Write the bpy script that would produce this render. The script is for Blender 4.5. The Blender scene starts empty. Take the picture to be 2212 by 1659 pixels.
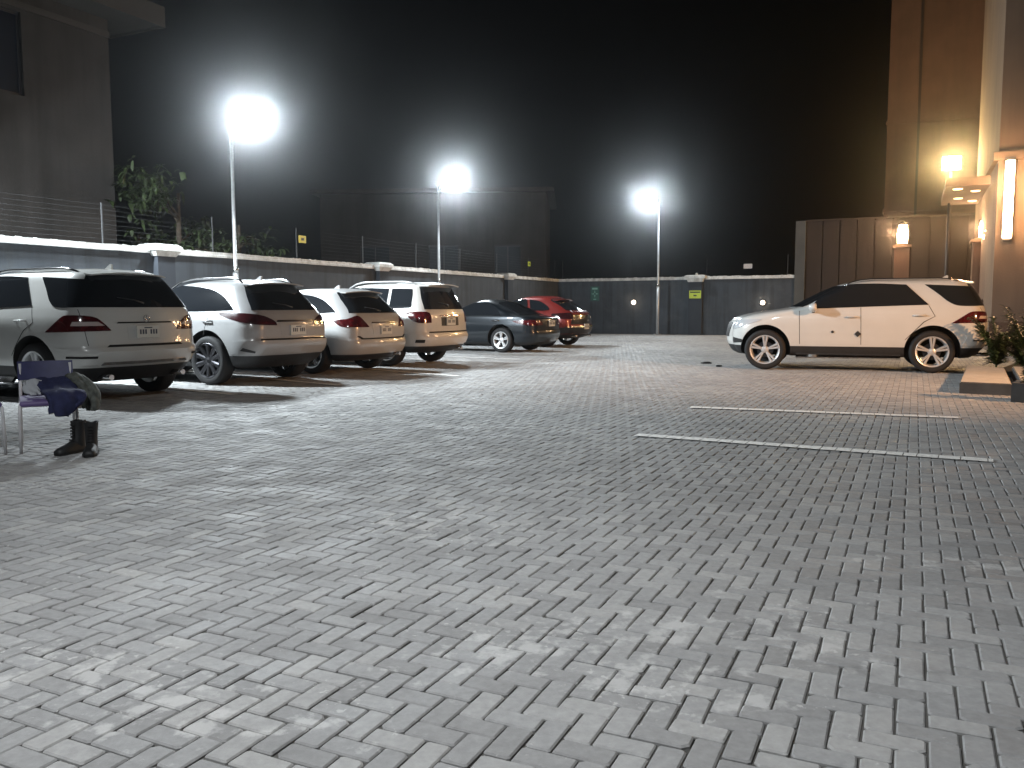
import bpy, bmesh, math, random
import numpy as np
from mathutils import Vector, Matrix
from mathutils.bvhtree import BVHTree
R = math.radians
random.seed(7)
sc = bpy.context.scene
col = sc.collection

# ------------------------------------------------------------------ materials
def mat(name, color=(.5, .5, .5), rough=.5, metal=0., coat=0., emit=None, estr=0., spec=.5, trans=0., alpha=1., noise=None, bump=None, sss=0.):
    m = bpy.data.materials.new(name); m.use_nodes = True
    nt = m.node_tree; b = nt.nodes['Principled BSDF']
    b.inputs['Base Color'].default_value = (*color, 1)
    b.inputs['Roughness'].default_value = rough
    b.inputs['Metallic'].default_value = metal
    b.inputs['Coat Weight'].default_value = coat
    b.inputs['Coat Roughness'].default_value = .04
    b.inputs['Specular IOR Level'].default_value = spec
    b.inputs['Transmission Weight'].default_value = trans
    b.inputs['Alpha'].default_value = alpha
    if emit:
        b.inputs['Emission Color'].default_value = (*emit, 1); b.inputs['Emission Strength'].default_value = estr
    tc = nt.nodes.new('ShaderNodeTexCoord')
    if noise:                                    # (scale, amount, detail)
        n = nt.nodes.new('ShaderNodeTexNoise'); n.inputs['Scale'].default_value = noise[0]; n.inputs['Detail'].default_value = noise[2]
        nt.links.new(tc.outputs['Object'], n.inputs['Vector'])
        r = nt.nodes.new('ShaderNodeMapRange'); r.inputs[1].default_value = .3; r.inputs[2].default_value = .7
        r.inputs[3].default_value = 1 - noise[1]; r.inputs[4].default_value = 1 + noise[1]
        nt.links.new(n.outputs['Fac'], r.inputs[0])
        mx = nt.nodes.new('ShaderNodeVectorMath'); mx.operation = 'SCALE'; mx.inputs[0].default_value = color
        nt.links.new(r.outputs[0], mx.inputs['Scale']); nt.links.new(mx.outputs[0], b.inputs['Base Color'])
    if bump:                                     # (scale, strength, distance)
        n = nt.nodes.new('ShaderNodeTexNoise'); n.inputs['Scale'].default_value = bump[0]; n.inputs['Detail'].default_value = 6
        nt.links.new(tc.outputs['Object'], n.inputs['Vector'])
        bp = nt.nodes.new('ShaderNodeBump'); bp.inputs['Strength'].default_value = bump[1]; bp.inputs['Distance'].default_value = bump[2]
        nt.links.new(n.outputs['Fac'], bp.inputs['Height']); nt.links.new(bp.outputs[0], b.inputs['Normal'])
    return m
def add_streaks(m, color, amt, sx=5., sz=.35, lo=.45, hi=.72):
    nt = m.node_tree; b = nt.nodes['Principled BSDF']; inp = b.inputs['Base Color']; src = inp.links[0].from_socket if inp.links else None
    tc = nt.nodes.new('ShaderNodeTexCoord'); mp = nt.nodes.new('ShaderNodeMapping'); mp.inputs['Scale'].default_value = (sx, sx, sz)
    n = nt.nodes.new('ShaderNodeTexNoise'); n.inputs['Scale'].default_value = 1.; n.inputs['Detail'].default_value = 8; n.inputs['Roughness'].default_value = .65
    r = nt.nodes.new('ShaderNodeMapRange'); r.inputs[1].default_value = lo; r.inputs[2].default_value = hi; r.inputs[3].default_value = 0; r.inputs[4].default_value = amt
    mx = nt.nodes.new('ShaderNodeMix'); mx.data_type = 'RGBA'
    nt.links.new(tc.outputs['Object'], mp.inputs[0]); nt.links.new(mp.outputs[0], n.inputs[0]); nt.links.new(n.outputs['Fac'], r.inputs[0]); nt.links.new(r.outputs[0], mx.inputs[0])
    if src: nt.links.new(src, mx.inputs[6])
    mx.inputs[7].default_value = (*color, 1); nt.links.new(mx.outputs[2], inp)
M = {}
M['white'] = mat('white_paint', (.57, .57, .55), .28, 0, .9, noise=(3, .03, 3))
M['pearl'] = mat('pearl_paint', (.43, .435, .435), .30, .08, .7, noise=(3, .03, 3))
M['silver'] = mat('silver_paint', (.36, .365, .37), .30, .12, .7, noise=(3, .03, 3))
M['slate'] = mat('slate_paint', (.012, .016, .021), .28, .45, 1., noise=(3, .04, 3))
M['red'] = mat('red_paint', (.20, .022, .018), .27, .1, 1., noise=(3, .04, 3))
M['glass'] = mat('tinted_glass', (.012, .014, .017), .06, 0, .5, spec=.6)
M['clearglass'] = mat('lamp_glass', (.75, .77, .8), .12, .4, .8)
M['blackplastic'] = mat('black_plastic', (.018, .018, .019), .55, noise=(25, .2, 4))
M['well'] = mat('wheel_well', (.008, .008, .008), .9)
M['rubber'] = mat('tyre_rubber', (.010, .010, .011), .78, bump=(60, .3, .004))
M['rim'] = mat('alloy', (.66, .67, .68), .35, .6)
M['darkrim'] = mat('dark_alloy', (.10, .10, .11), .3, .85)
M['chrome'] = mat('chrome', (.75, .75, .76), .12, 1.)
M['lampred'] = mat('red_lens', (.065, .006, .008), .14, 0, 1., noise=(14, .35, 1))
M['lampdark'] = mat('dark_lens', (.035, .008, .010), .14, 0, 1.)
M['lampclear'] = mat('clear_lens', (.5, .42, .40), .12, 0, 1.)
M['plate'] = mat('plate', (.62, .62, .58), .45)
M['plateink'] = mat('plate_ink', (.05, .06, .09), .5)
M['seam'] = mat('seam', (.01, .01, .01), .9)
M['wall'] = mat('wall_paint', (.055, .066, .080), .82, noise=(1.3, .18, 6), bump=(30, .25, .01))
M['pier'] = mat('pier_shade_paint', (.030, .036, .046), .82, noise=(1.3, .18, 6), bump=(30, .25, .01))  # wall paint darkened to carry the shading of the piers
M['coping'] = mat('coping_paint', (.70, .71, .69), .7, noise=(5, .13, 7), bump=(35, .4, .01))
M['galv'] = mat('galvanised_steel', (.42, .43, .44), .45, .55, noise=(12, .1, 4))
M['lamphousing'] = mat('lamp_housing', (.22, .23, .24), .5, .5)
M['wire'] = mat('fence_wire', (.05, .052, .055), .7, .2)
M['yellow'] = mat('yellow_sign', (.66, .56, .05), .5, noise=(20, .12, 3))
M['ysign'] = mat('lime_sign', (.50, .60, .03), .5, noise=(20, .1, 3))
M['ink'] = mat('sign_ink', (.03, .035, .02), .6)
M['paleplate'] = mat('pale_plate', (.55, .52, .50), .6, noise=(20, .1, 3))
M['greensign'] = mat('green_sign', (.02, .10, .075), .5)
M['greenink'] = mat('green_sign_mark', (.20, .42, .34), .5)
M['stucco'] = mat('stucco', (.06, .055, .05), .9, noise=(.9, .12, 7), bump=(18, .4, .012))
M['stuccodark'] = mat('old_render', (.045, .042, .040), .9, noise=(.7, .25, 7), bump=(18, .4, .012))
M['roof'] = mat('roof_sheet', (.05, .047, .045), .8, noise=(2, .2, 5))
M['frame'] = mat('window_frame', (.03, .03, .036), .5)
M['pane'] = mat('window_pane', (.012, .017, .028), .35, spec=.15)
M['cream'] = mat('cream_render', (.16, .11, .078), .88, noise=(.8, .10, 7), bump=(20, .35, .01))
M['brown'] = mat('brown_render', (.105, .062, .042), .85, noise=(1.2, .15, 7), bump=(20, .3, .01))
M['annex'] = mat('annex_panel', (.028, .020, .017), .8, noise=(1.5, .2, 6), bump=(20, .3, .01))
M['annexpost'] = mat('annex_post', (.065, .07, .07), .7, noise=(2, .2, 5))
M['line'] = mat('road_paint', (.80, .79, .76), .75, noise=(22, .22, 6))
M['slab'] = mat('concrete_slab', (.40, .36, .30), .85, noise=(7, .12, 7), bump=(40, .3, .006))  # concrete top made pale and warm as if lamplit
M['slabdark'] = mat('slab_shade_and_planter', (.055, .058, .06), .85, noise=(7, .2, 7))  # slab and kerb sides darkened as if shaded; dark planter box shares it
M['soil'] = mat('soil', (.03, .022, .016), .95, bump=(30, .8, .02))
M['leafbroad'] = mat('broad_leaf', (.040, .058, .022), .45, noise=(2.5, .45, 3))
M['leafpalm'] = mat('palm_leaf', (.042, .065, .020), .42, noise=(3, .4, 3))
M['bark'] = mat('bark', (.07, .055, .04), .9, noise=(8, .3, 5), bump=(30, .6, .02))
M['tube'] = mat('white_tube', (.62, .62, .64), .35, noise=(9, .1, 3))
M['purple'] = mat('purple_vinyl', (.12, .085, .22), .55, noise=(14, .12, 4))
M['navy'] = mat('navy_vinyl', (.030, .034, .105), .55, noise=(14, .15, 4))
M['jacket'] = mat('navy_cloth', (.018, .022, .070), .9, noise=(20, .2, 5), bump=(25, .4, .01))
M['camo'] = mat('grey_cloth', (.085, .092, .082), .92, noise=(16, .55, 2), bump=(25, .4, .01))
M['cloth'] = mat('pale_cloth', (.42, .44, .47), .9, bump=(25, .4, .01))
M['leather'] = mat('boot_leather', (.014, .015, .016), .6, noise=(20, .3, 4), bump=(40, .3, .004))
M['sole'] = mat('boot_sole', (.010, .010, .010), .8)
M['led'] = mat('led_panel', (.9, .95, 1.), .5, emit=(.80, .93, 1.), estr=60)
M['warmled'] = mat('lantern_glow', (1, .8, .6), .5, emit=(1., .60, .30), estr=75)
M['yellowled'] = mat('flood_glow', (1, .9, .6), .5, emit=(1., .74, .30), estr=520)
M['bulb'] = mat('bulkhead_glow', (1, .9, .8), .5, emit=(1., .80, .62), estr=14)
M['dimled'] = mat('downlight_glow', (1, .9, .7), .5, emit=(1., .68, .38), estr=5)
M['farled'] = mat('far_lamp_glow', (1, .9, .7), .5, emit=(1., .9, .7), estr=1.6)
add_streaks(M['wall'], (.022, .024, .026), .75); add_streaks(M['wall'], (.11, .12, .125), .4, 1.2, 1.6, .52, .7)
add_streaks(M['coping'], (.22, .21, .18), .7, 4., .8); add_streaks(M['cream'], (.09, .06, .045), .6, 1.6, .2); add_streaks(M['brown'], (.06, .04, .03), .6, 1.6, .2)
add_streaks(M['stuccodark'], (.018, .017, .016), .7, 1.4, .15); add_streaks(M['annex'], (.02, .015, .013), .6, 4., .3)
M['ground'] = mat('bedding_sand', (.085, .083, .078), .95, noise=(3, .2, 6))

# ------------------------------------------------------------------ object helpers
def link(name, bm, material, parent=None, smooth=False, loc=None, rotz=0., autosharp=None):
    me = bpy.data.meshes.new(name)
    bm.normal_update(); bm.to_mesh(me); bm.free()
    for m in (material if isinstance(material, (list, tuple)) else [material]): me.materials.append(m)
    if smooth: me.shade_smooth()
    if autosharp: me.set_sharp_from_angle(angle=R(autosharp))
    o = bpy.data.objects.new(name, me); col.objects.link(o)
    if loc: o.location = loc
    o.rotation_euler.z = rotz
    if parent: o.parent = parent
    return o
def tag(o, label=None, cat=None, group=None, kind=None):
    if label: o['label'] = label
    if cat: o['category'] = cat
    if group: o['group'] = group
    if kind: o['kind'] = kind
    return o
def thing(name, label, cat, loc=(0, 0, 0), rotz=0., group=None):
    o = bpy.data.objects.new(name, None); col.objects.link(o); o.location = loc; o.rotation_euler.z = rotz
    o.empty_display_size = .2
    return tag(o, label, cat, group)
def copy_tree(o, parent=None):
    c = o.copy(); col.objects.link(c)
    if parent: c.parent = parent
    for ch in [x for x in list(bpy.data.objects) if x.parent == o]: copy_tree(ch, c)
    return c
def box(bm, x0, x1, y0, y1, z0, z1, mtx=None, bev=0.):
    r = bmesh.ops.create_cube(bm, size=1)
    vs = r['verts']
    for v in vs:
        v.co = Vector(((x0+x1)/2+v.co.x*(x1-x0), (y0+y1)/2+v.co.y*(y1-y0), (z0+z1)/2+v.co.z*(z1-z0)))
    if bev:
        es = list({e for v in vs for e in v.link_edges})
        g = bmesh.ops.bevel(bm, geom=es, offset=bev, segments=2, affect='EDGES', profile=.5)
        vs = list({v for f in g['faces'] for v in f.verts} | {v for v in vs if v.is_valid})
    if mtx:
        for v in vs: v.co = mtx @ v.co
    return vs
def tube(bm, pts, rad, n=8, caps=True):
    pts = [Vector(p) for p in pts]; rings = []
    rads = rad if isinstance(rad, (list, tuple)) else [rad]*len(pts)
    ref = None
    for i, p in enumerate(pts):
        t = (pts[min(i+1, len(pts)-1)]-pts[max(i-1, 0)]).normalized()
        if ref is None:
            ref = t.orthogonal().normalized()
        ref = (ref-t*ref.dot(t)).normalized(); b = t.cross(ref)
        rings.append([bm.verts.new(p+(ref*math.cos(2*math.pi*k/n)+b*math.sin(2*math.pi*k/n))*rads[i]) for k in range(n)])
    for a, b in zip(rings, rings[1:]):
        for k in range(n): bm.faces.new((a[k], a[(k+1) % n], b[(k+1) % n], b[k])).smooth = True
    if caps: bm.faces.new(rings[0][::-1]); bm.faces.new(rings[-1])
def lathe(bm, prof, n=40, axis='y', smooth=True):
    rings = []
    for r, h in prof:
        ring = []
        for k in range(n):
            a = 2*math.pi*k/n
            ring.append(bm.verts.new((r*math.cos(a), h, r*math.sin(a)) if axis == 'y' else (r*math.cos(a), r*math.sin(a), h)))
        rings.append(ring)
    for a, b in zip(rings, rings[1:]):
        for k in range(n):
            f = bm.faces.new((a[k], a[(k+1) % n], b[(k+1) % n], b[k])); f.smooth = smooth
    return rings
def prism(bm, poly, y0, y1, mtx=None):
    a = [bm.verts.new((p[0], y0, p[1])) for p in poly]; b = [bm.verts.new((p[0], y1, p[1])) for p in poly]
    bm.faces.new(a); bm.faces.new(b[::-1])
    n = len(poly)
    for i in range(n): bm.faces.new((a[i], b[i], b[(i+1) % n], a[(i+1) % n]))
    if mtx:
        for v in a+b: v.co = mtx @ v.co
def boxes(name, material, lst, parent=None, bev=0., loc=None, rotz=0.):
    bm = bmesh.new()
    for b in lst: box(bm, *b, bev=bev)
    bmesh.ops.recalc_face_normals(bm, faces=bm.faces)
    return link(name, bm, material, parent, loc=loc, rotz=rotz)

# ------------------------------------------------------------------ camera
F, PY, ROLL, EYE = 1826.2, 665.39, -.00234, 1.195
pitch = math.atan((829.5-PY)/F)
fw = Vector((0, math.cos(pitch), -math.sin(pitch))); up = Vector((0, math.sin(pitch), math.cos(pitch))); rt = Vector((1, 0, 0))
r2 = rt*math.cos(ROLL)+up*math.sin(ROLL); u2 = -rt*math.sin(ROLL)+up*math.cos(ROLL)
cam = bpy.data.objects.new('camera', bpy.data.cameras.new('camera')); col.objects.link(cam)
cam.matrix_world = Matrix(((r2.x, u2.x, -fw.x, 0), (r2.y, u2.y, -fw.y, 0), (r2.z, u2.z, -fw.z, EYE), (0, 0, 0, 1)))
cam.data.lens = 36*F/2212; cam.data.sensor_width = 36; cam.data.clip_end = 500; cam.data.clip_start = .05
sc.camera = cam

# layout axes: lot corner C, D runs along the long side wall towards the camera, E along the far wall
C = Vector((2.19, 40.26, 0)); D = Vector((-.42909, -.90326, 0)); E = Vector((.90326, -.42909, 0))
ANG_E = math.atan2(E.y, E.x)          # local x = E, local y = -D (away from camera)
def lot(t, s, z=0.):                  # t metres from the far corner towards the camera, s metres out from the long wall
    p = C+D*t+E*s; return Vector((p.x, p.y, z))

# ------------------------------------------------------------------ ground and pavers
bm = bmesh.new()
vs = [bm.verts.new(p) for p in ((-90, -30, -.0125), (90, -30, -.0125), (90, 130, -.0125), (-90, 130, -.0125))]
bm.faces.new(vs)
tag(link('ground', bm, M['ground']), kind='structure', label='sandy ground under and around the paved lot')

def paver_material():
    m = bpy.data.materials.new('concrete_paver'); m.use_nodes = True; nt = m.node_tree; b = nt.nodes['Principled BSDF']
    N = nt.nodes.new; L = nt.links.new
    tc = N('ShaderNodeTexCoord'); at = N('ShaderNodeAttribute'); at.attribute_name = 'shade'
    def noise(sc_, det, ro=.5):
        n = N('ShaderNodeTexNoise'); n.inputs['Scale'].default_value = sc_; n.inputs['Detail'].default_value = det; n.inputs['Roughness'].default_value = ro
        L(tc.outputs['Object'], n.inputs['Vector']); return n
    def mrange(src, a, b_, c, d):
        r = N('ShaderNodeMapRange'); r.inputs[1].default_value = a; r.inputs[2].default_value = b_; r.inputs[3].default_value = c; r.inputs[4].default_value = d
        L(src, r.inputs[0]); return r.outputs[0]
    def math_(op, a, b_):
        n = N('ShaderNodeMath'); n.operation = op
        for i, v in enumerate((a, b_)):
            if isinstance(v, (int, float)): n.inputs[i].default_value = v
            else: L(v, n.inputs[i])
        return n.outputs[0]
    base = N('ShaderNodeValToRGB'); cr = base.color_ramp
    cr.elements[0].color = (.255, .255, .254, 1); cr.elements[1].color = (.370, .368, .360, 1)
    e = cr.elements.new(.45); e.color = (.305, .307, .307, 1)
    L(at.outputs['Fac'], base.inputs[0])
    big = mrange(noise(.35, 4).outputs['Fac'], .3, .7, .84, 1.16)
    fine = mrange(noise(28, 8, .65).outputs['Fac'], .3, .7, .86, 1.14)
    mul = math_('MULTIPLY', big, fine)
    sc1 = N('ShaderNodeVectorMath'); sc1.operation = 'SCALE'; L(base.outputs[0], sc1.inputs[0]); L(mul, sc1.inputs['Scale'])
    # cement stains: blotches everywhere, denser in a few spill patches
    spill = 0
    def blob(cx, cy, rx, ry, rot=0.):
        mp = N('ShaderNodeMapping'); mp.vector_type = 'TEXTURE'; mp.inputs['Location'].default_value = (cx, cy, 0); mp.inputs['Rotation'].default_value = (0, 0, rot); mp.inputs['Scale'].default_value = (rx, ry, 5)
        L(tc.outputs['Object'], mp.inputs['Vector'])
        ln = N('ShaderNodeVectorMath'); ln.operation = 'LENGTH'; L(mp.outputs[0], ln.inputs[0])
        return mrange(ln.outputs['Value'], .35, 1.15, 1., 0.)
    spots = [(2.25, 3.86, .85, .20, -.12), (.35, 3.0, 1.1, .35, .3), (-.35, 4.6, .8, .5, .1), (-1.1, 2.5, .9, .3, -.3), (1.05, 3.1, .3, .6, .2), (.55, 2.6, .5, .3, 0),
             (-1.55, 2.75, .5, .3, 0.), (-1.9, 9.2, 1.8, .5, -.5), (-.3, 8.6, 1.2, .5, .1), (-3.2, 5.8, 1.0, .35, .2), (3.0, 3.4, .8, .3, .2)]
    for q in spots:
        o = blob(*q); spill = o if spill == 0 else math_('MAXIMUM', spill, o)
    st = noise(7.5, 7, .62).outputs['Fac']
    thr = math_('ADD', st, math_('MULTIPLY', spill, .155))
    mask = mrange(thr, .65, .74, 0., 1.)
    chips = mrange(math_('ADD', noise(26, 5, .6).outputs['Fac'], math_('MULTIPLY', spill, .07)), .645, .685, 0., 1.)
    chips = math_('MULTIPLY', chips, mrange(noise(2.2, 3).outputs['Fac'], .48, .60, 0., 1.))
    mask = math_('MULTIPLY', math_('MAXIMUM', math_('MULTIPLY', mask, .8), chips), .7)
    mix = N('ShaderNodeMix'); mix.data_type = 'RGBA'; L(mask, mix.inputs[0]); L(sc1.outputs[0], mix.inputs[6]); mix.inputs[7].default_value = (.56, .56, .55, 1)
    oil = mrange(noise(1.15, 5, .6).outputs['Fac'], .63, .72, 0., .55)
    mx2 = N('ShaderNodeMix'); mx2.data_type = 'RGBA'; L(oil, mx2.inputs[0]); L(mix.outputs[2], mx2.inputs[6]); mx2.inputs[7].default_value = (.12, .118, .115, 1)
    L(mx2.outputs[2], b.inputs['Base Color'])
    rg = mrange(noise(3.0, 4).outputs['Fac'], .35, .65, .62, .86)
    L(rg, b.inputs['Roughness']); b.inputs['Specular IOR Level'].default_value = .35
    bp = N('ShaderNodeBump'); bp.inputs['Strength'].default_value = .55; bp.inputs['Distance'].default_value = .004
    L(noise(45, 8, .7).outputs['Fac'], bp.inputs['Height']); L(bp.outputs[0], b.inputs['Normal'])
    return m
def build_pavers():
    U = .084
    rng = np.random.default_rng(3)
    pos = []
    K = 520
    ks = np.arange(-60, K)
    o = C+D*0; ux, uy = E, D           # local u along E, v along D, origin at the lot corner
    pts = []
    n_t = int(44/U)
    v = np.arange(-n_t, 30); lst = []
    for m_ in range(-60, 260):
        k = v
        for typ in (0, 1):
            cu = (k+4*m_+(1.0 if typ == 0 else .5))*U
            cv = -(k+(.5 if typ == 0 else 2.0))*U
            lst.append(np.stack([cu, cv, np.full(len(k), typ)], 1))
    a = np.concatenate(lst)
    X = o.x+ux.x*a[:, 0]+uy.x*a[:, 1]; Y = o.y+ux.y*a[:, 0]+uy.y*a[:, 1]
    keep = (Y > 1.0) & (np.abs(X) < .66*Y+1.6) & (a[:, 0] > .05) & (a[:, 1] > .05) & (Y < 41)
    a = a[keep]; Yk = Y[keep]
    sh_all = rng.random(len(a))**1.25
    sh_all = np.clip(sh_all*.8+.1*rng.standard_normal(len(a))+.03, 0, 1)
    ch = .0048
    Vs, Fs, Ss = [], [], []; base = 0; nfaces = []
    for near in (True, False):
        sel = (Yk < 10) if near else (Yk >= 10)
        b = a[sel]; n = len(b); K = 8 if near else 4
        # joint width, tilt, height and yaw vary from block to block
        hx = np.where(b[:, 2] == 0, 1.0, .5)*U-.0016-rng.random(n)*.0028; hy = np.where(b[:, 2] == 0, .5, 1.0)*U-.0016-rng.random(n)*.0028
        corner = np.array([(-1, -1), (1, -1), (1, 1), (-1, 1)], float)
        cc = .003+.005*rng.random((n, 4))+np.where(rng.random((n, 4)) < .10, .012*rng.random((n, 4)), 0)
        yaw = rng.normal(0, .012, n); cy, sy = np.cos(yaw), np.sin(yaw)
        tx = rng.normal(0, .0055, n); ty = rng.normal(0, .0055, n); dz = rng.normal(0, .0012, n)
        V = np.zeros((n, 3*K, 3))
        for jj, (ins, z) in enumerate(((0, -.034), (0, -ch), (ch, 0))):
            for k in range(K):
                if near:
                    c = k//2; nx = corner[c, 0]; ny = corner[c, 1]
                    first = (k % 2 == 0)
                    # walking the outline: corners 0..3, each cut by cc
                    along_x = (c in (1, 3)) == first
                    lx = nx*(hx-ins-(cc[:, c] if along_x else 0)); ly = ny*(hy-ins-(0 if along_x else cc[:, c]))
                else:
                    lx = corner[k, 0]*(hx-ins); ly = corner[k, 1]*(hy-ins)
                rx = lx*cy-ly*sy; ry = lx*sy+ly*cy
                zz = z+(dz+rx*tx+ry*ty if jj else 0)
                u = b[:, 0]+rx; w = b[:, 1]+ry
                V[:, jj*K+k, 0] = o.x+ux.x*u+uy.x*w; V[:, jj*K+k, 1] = o.y+ux.y*u+uy.y*w; V[:, jj*K+k, 2] = zz-.003
        quads = [(jj*K+(k+1) % K, jj*K+k, jj*K+K+k, jj*K+K+(k+1) % K) for jj in (0, 1) for k in range(K)]
        loops = np.array([v for q in quads for v in q]+list(range(3*K-1, 2*K-1, -1)))
        Fs.append((base+np.arange(n)[:, None]*3*K+loops[None]).reshape(-1))
        nfaces.append(np.tile(np.array([4]*(2*K)+[K]), n)); Vs.append(V.reshape(-1, 3)); Ss.append(np.repeat(sh_all[sel], 3*K)); base += n*3*K
    Va = np.concatenate(Vs); La = np.concatenate(Fs); cnt = np.concatenate(nfaces)
    me = bpy.data.meshes.new('pavers'); me.vertices.add(len(Va)); me.vertices.foreach_set('co', Va.reshape(-1))
    me.loops.add(len(La)); me.loops.foreach_set('vertex_index', La.astype(np.int32))
    me.polygons.add(len(cnt)); me.polygons.foreach_set('loop_start', (np.cumsum(cnt)-cnt).astype(np.int32))
    me.update(calc_edges=True); me.shade_flat()
    at = me.attributes.new('shade', 'FLOAT', 'POINT'); at.data.foreach_set('value', np.concatenate(Ss).astype(np.float32))
    me.materials.append(paver_material())
    ob = bpy.data.objects.new('paving', me); col.objects.link(ob)
    tag(ob, kind='structure', label='grey interlocking block paving in a herringbone pattern')
build_pavers()

def paint_line(name, p0, p1, w, label, cat, group):
    p0, p1 = Vector((*p0, 0)), Vector((*p1, 0)); d = (p1-p0); L = d.length; d.normalize(); n = Vector((-d.y, d.x, 0))
    bm = bmesh.new(); s = 0.
    while s < L:
        l = min(.1+random.random()*.1, L-s)
        if True:
            g = .004
            k = 4; rows = []
            for i in range(k+1):
                t = s+g+(l-2*g)*i/k
                wob = .006*math.sin(t*2.1)+random.uniform(-.0035, .0035)
                a = [p0+d*t+n*(wob+sd*(w/2+random.uniform(-.005, .005))) for sd in (-1, 1)]
                rows.append([bm.verts.new((q.x, q.y, .0062)) for q in a])
            for r0, r1 in zip(rows, rows[1:]): bm.faces.new((r0[0], r1[0], r1[1], r0[1]))
        s += l
    bmesh.ops.recalc_face_normals(bm, faces=bm.faces)
    for f in bm.faces:
        if f.normal.z < 0: f.normal_flip()
    o = link(name, bm, M['line']); tag(o, label, cat, group, 'structure'); return o
LG = 'white bay lines painted on the paving'
paint_line('parking_line', (1.17, 7.89), (3.75, 6.50), .16, 'long white bay line nearest the camera on the open right side', 'line', LG)
paint_line('parking_line', (2.14, 10.10), (4.85, 9.07), .16, 'thin white bay line behind the nearest one on the open right side', 'line', LG)
u = Vector((.78, -.62))
for (a, b, lb) in [((-7.2, 14.2), (-3.87, 11.71), 'white bay line in shade between the two nearest parked cars'),
                   ((-7.0, 16.7), (-4.09, 14.43), 'short white bay line seen under the silver car tail'),
                   ((-5.6, 15.6), (-2.66, 13.09), 'white bay line running out behind the silver car'),
                   ((-5.6, 19.2), (-.94, 14.83), 'white bay line beside the two pale middle cars'),
                   ((-3.2, 22.2), (.2, 19.6), 'white bay line beside the dark sedan')]:
    paint_line('parking_line', a, b, .13, lb, 'line', LG)
paint_line('parking_line', (2.0, 29.4), (4.6, 28.2), .07, 'far white bay line beyond the red car', 'line', LG)

# ------------------------------------------------------------------ perimeter walls
H = 2.42
def wall_run(name, org, ax, nrm, length, label, piers, cop_gap=None):
    # local x along ax, y outwards from the lot
    t = thing(name, label, 'wall', org, math.atan2(ax.y, ax.x))
    return t
# long left wall: local x = D direction, inner face at local y=0; inside of the lot is E. D->x then local y = rot90(D) = (.903,-.429)=E
lw = thing('perimeter_wall', 'long dark grey block wall with white coping behind the parked row', 'wall', C, math.atan2(D.y, D.x))
boxes('wall_panel', M['wall'], [(-.2, 46, -.2, 0, 0, H)], lw)
def coping(parent, x0, x1, s):
    bm = bmesh.new()
    n = int((x1-x0)/.25); prof = [(-.26, H+.002), (.07, H+.002), (.07, H+.055), (.045, H+.065), (.045, H+.13), (-.235, H+.13), (-.235, H+.065), (-.26, H+.055)]
    if s < 0: prof = [(-p[0]-.0, p[1]) for p in prof]
    rows = []
    for i in range(n+1):
        x = x0+(x1-x0)*i/n; j = random.uniform(-.004, .004); rows.append([bm.verts.new((x, p[0]+j, p[1]+j)) for p in prof])
    m = len(prof)
    for a, b in zip(rows, rows[1:]):
        for k in range(m): bm.faces.new((a[k], a[(k+1) % m], b[(k+1) % m], b[k]))
    bm.faces.new(rows[0]); bm.faces.new(rows[-1][::-1])
    # broken mortar lumps along the top
    for i in range(int((x1-x0)*5)):
        x = random.uniform(x0+.05, x1-.05); w = random.uniform(.02, .08); h = random.uniform(.006, .026); yy = random.uniform(-.2, .0)*s
        box(bm, x-w, x+w, yy-.02, yy+.02, H+.125, H+.13+h)
    bmesh.ops.recalc_face_normals(bm, faces=bm.faces)
    return link('coping', bm, M['coping'], parent)
PL = [5.55, 14.8, 23.4, 32.2]
edges = [-.0]+[p for q in PL for p in (q-.37, q+.37)]+[46]
for a, b in zip(edges[::2], edges[1::2]): coping(lw, a, b, 1)
for p in PL:
    pr = boxes('pier', M['pier'], [(p-.24, p+.24, .002, .16, 0, H-.06)], lw)
    bm = bmesh.new()
    for (w0, w1, z0, z1) in ((.27, .36, H-.06, H+.06), (.39, .39, H+.06, H+.15), (.39, .30, H+.15, H+.21)):
        a = [bm.verts.new((p+sx*w0, -.05+sy*w0*.8, z0)) for sx, sy in ((-1, -1), (1, -1), (1, 1), (-1, 1))]
        b = [bm.verts.new((p+sx*w1, -.05+sy*w1*.8, z1)) for sx, sy in ((-1, -1), (1, -1), (1, 1), (-1, 1))]
        for k in range(4): bm.faces.new((a[k], a[(k+1) % 4], b[(k+1) % 4], b[k]))
        bm.faces.new(a[::-1]); bm.faces.new(b)
    link('pier_cap', bm, M['coping'], pr)
# far wall: local x = E, local y = rot90(E) = (.429,.903) = away from the lot
fwl = thing('perimeter_wall', 'far dark grey end wall with white coping behind the tall centre pole', 'wall', C, math.atan2(E.y, E.x))
boxes('wall_panel', M['wall'], [(0, 10.7, 0, .2, 0, H-.0)], fwl)
coping(fwl, .05, 6.17, -1); coping(fwl, 6.95, 10.68, -1)
pr = boxes('pier', M['pier'], [(6.26, 6.86, -.16, -.002, 0, H-.12)], fwl)
bm = bmesh.new()
for (w0, w1, z0, z1) in ((.32, .38, H-.10, H+.06), (.45, .45, H+.06, H+.16), (.45, .36, H+.16, H+.20)):
    a = [bm.verts.new((6.56+sx*w0, .04+sy*w0*.8, z0)) for sx, sy in ((-1, -1), (1, -1), (1, 1), (-1, 1))]
    b = [bm.verts.new((6.56+sx*w1, .04+sy*w1*.8, z1)) for sx, sy in ((-1, -1), (1, -1), (1, 1), (-1, 1))]
    for k in range(4): bm.faces.new((a[k], a[(k+1) % 4], b[(k+1) % 4], b[k]))
    bm.faces.new(a[::-1]); bm.faces.new(b)
bmesh.ops.create_uvsphere(bm, u_segments=12, v_segments=8, radius=.06, matrix=Matrix.Translation((6.56, .04, H+.24)))
link('pier_cap', bm, M['coping'], pr)

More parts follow.
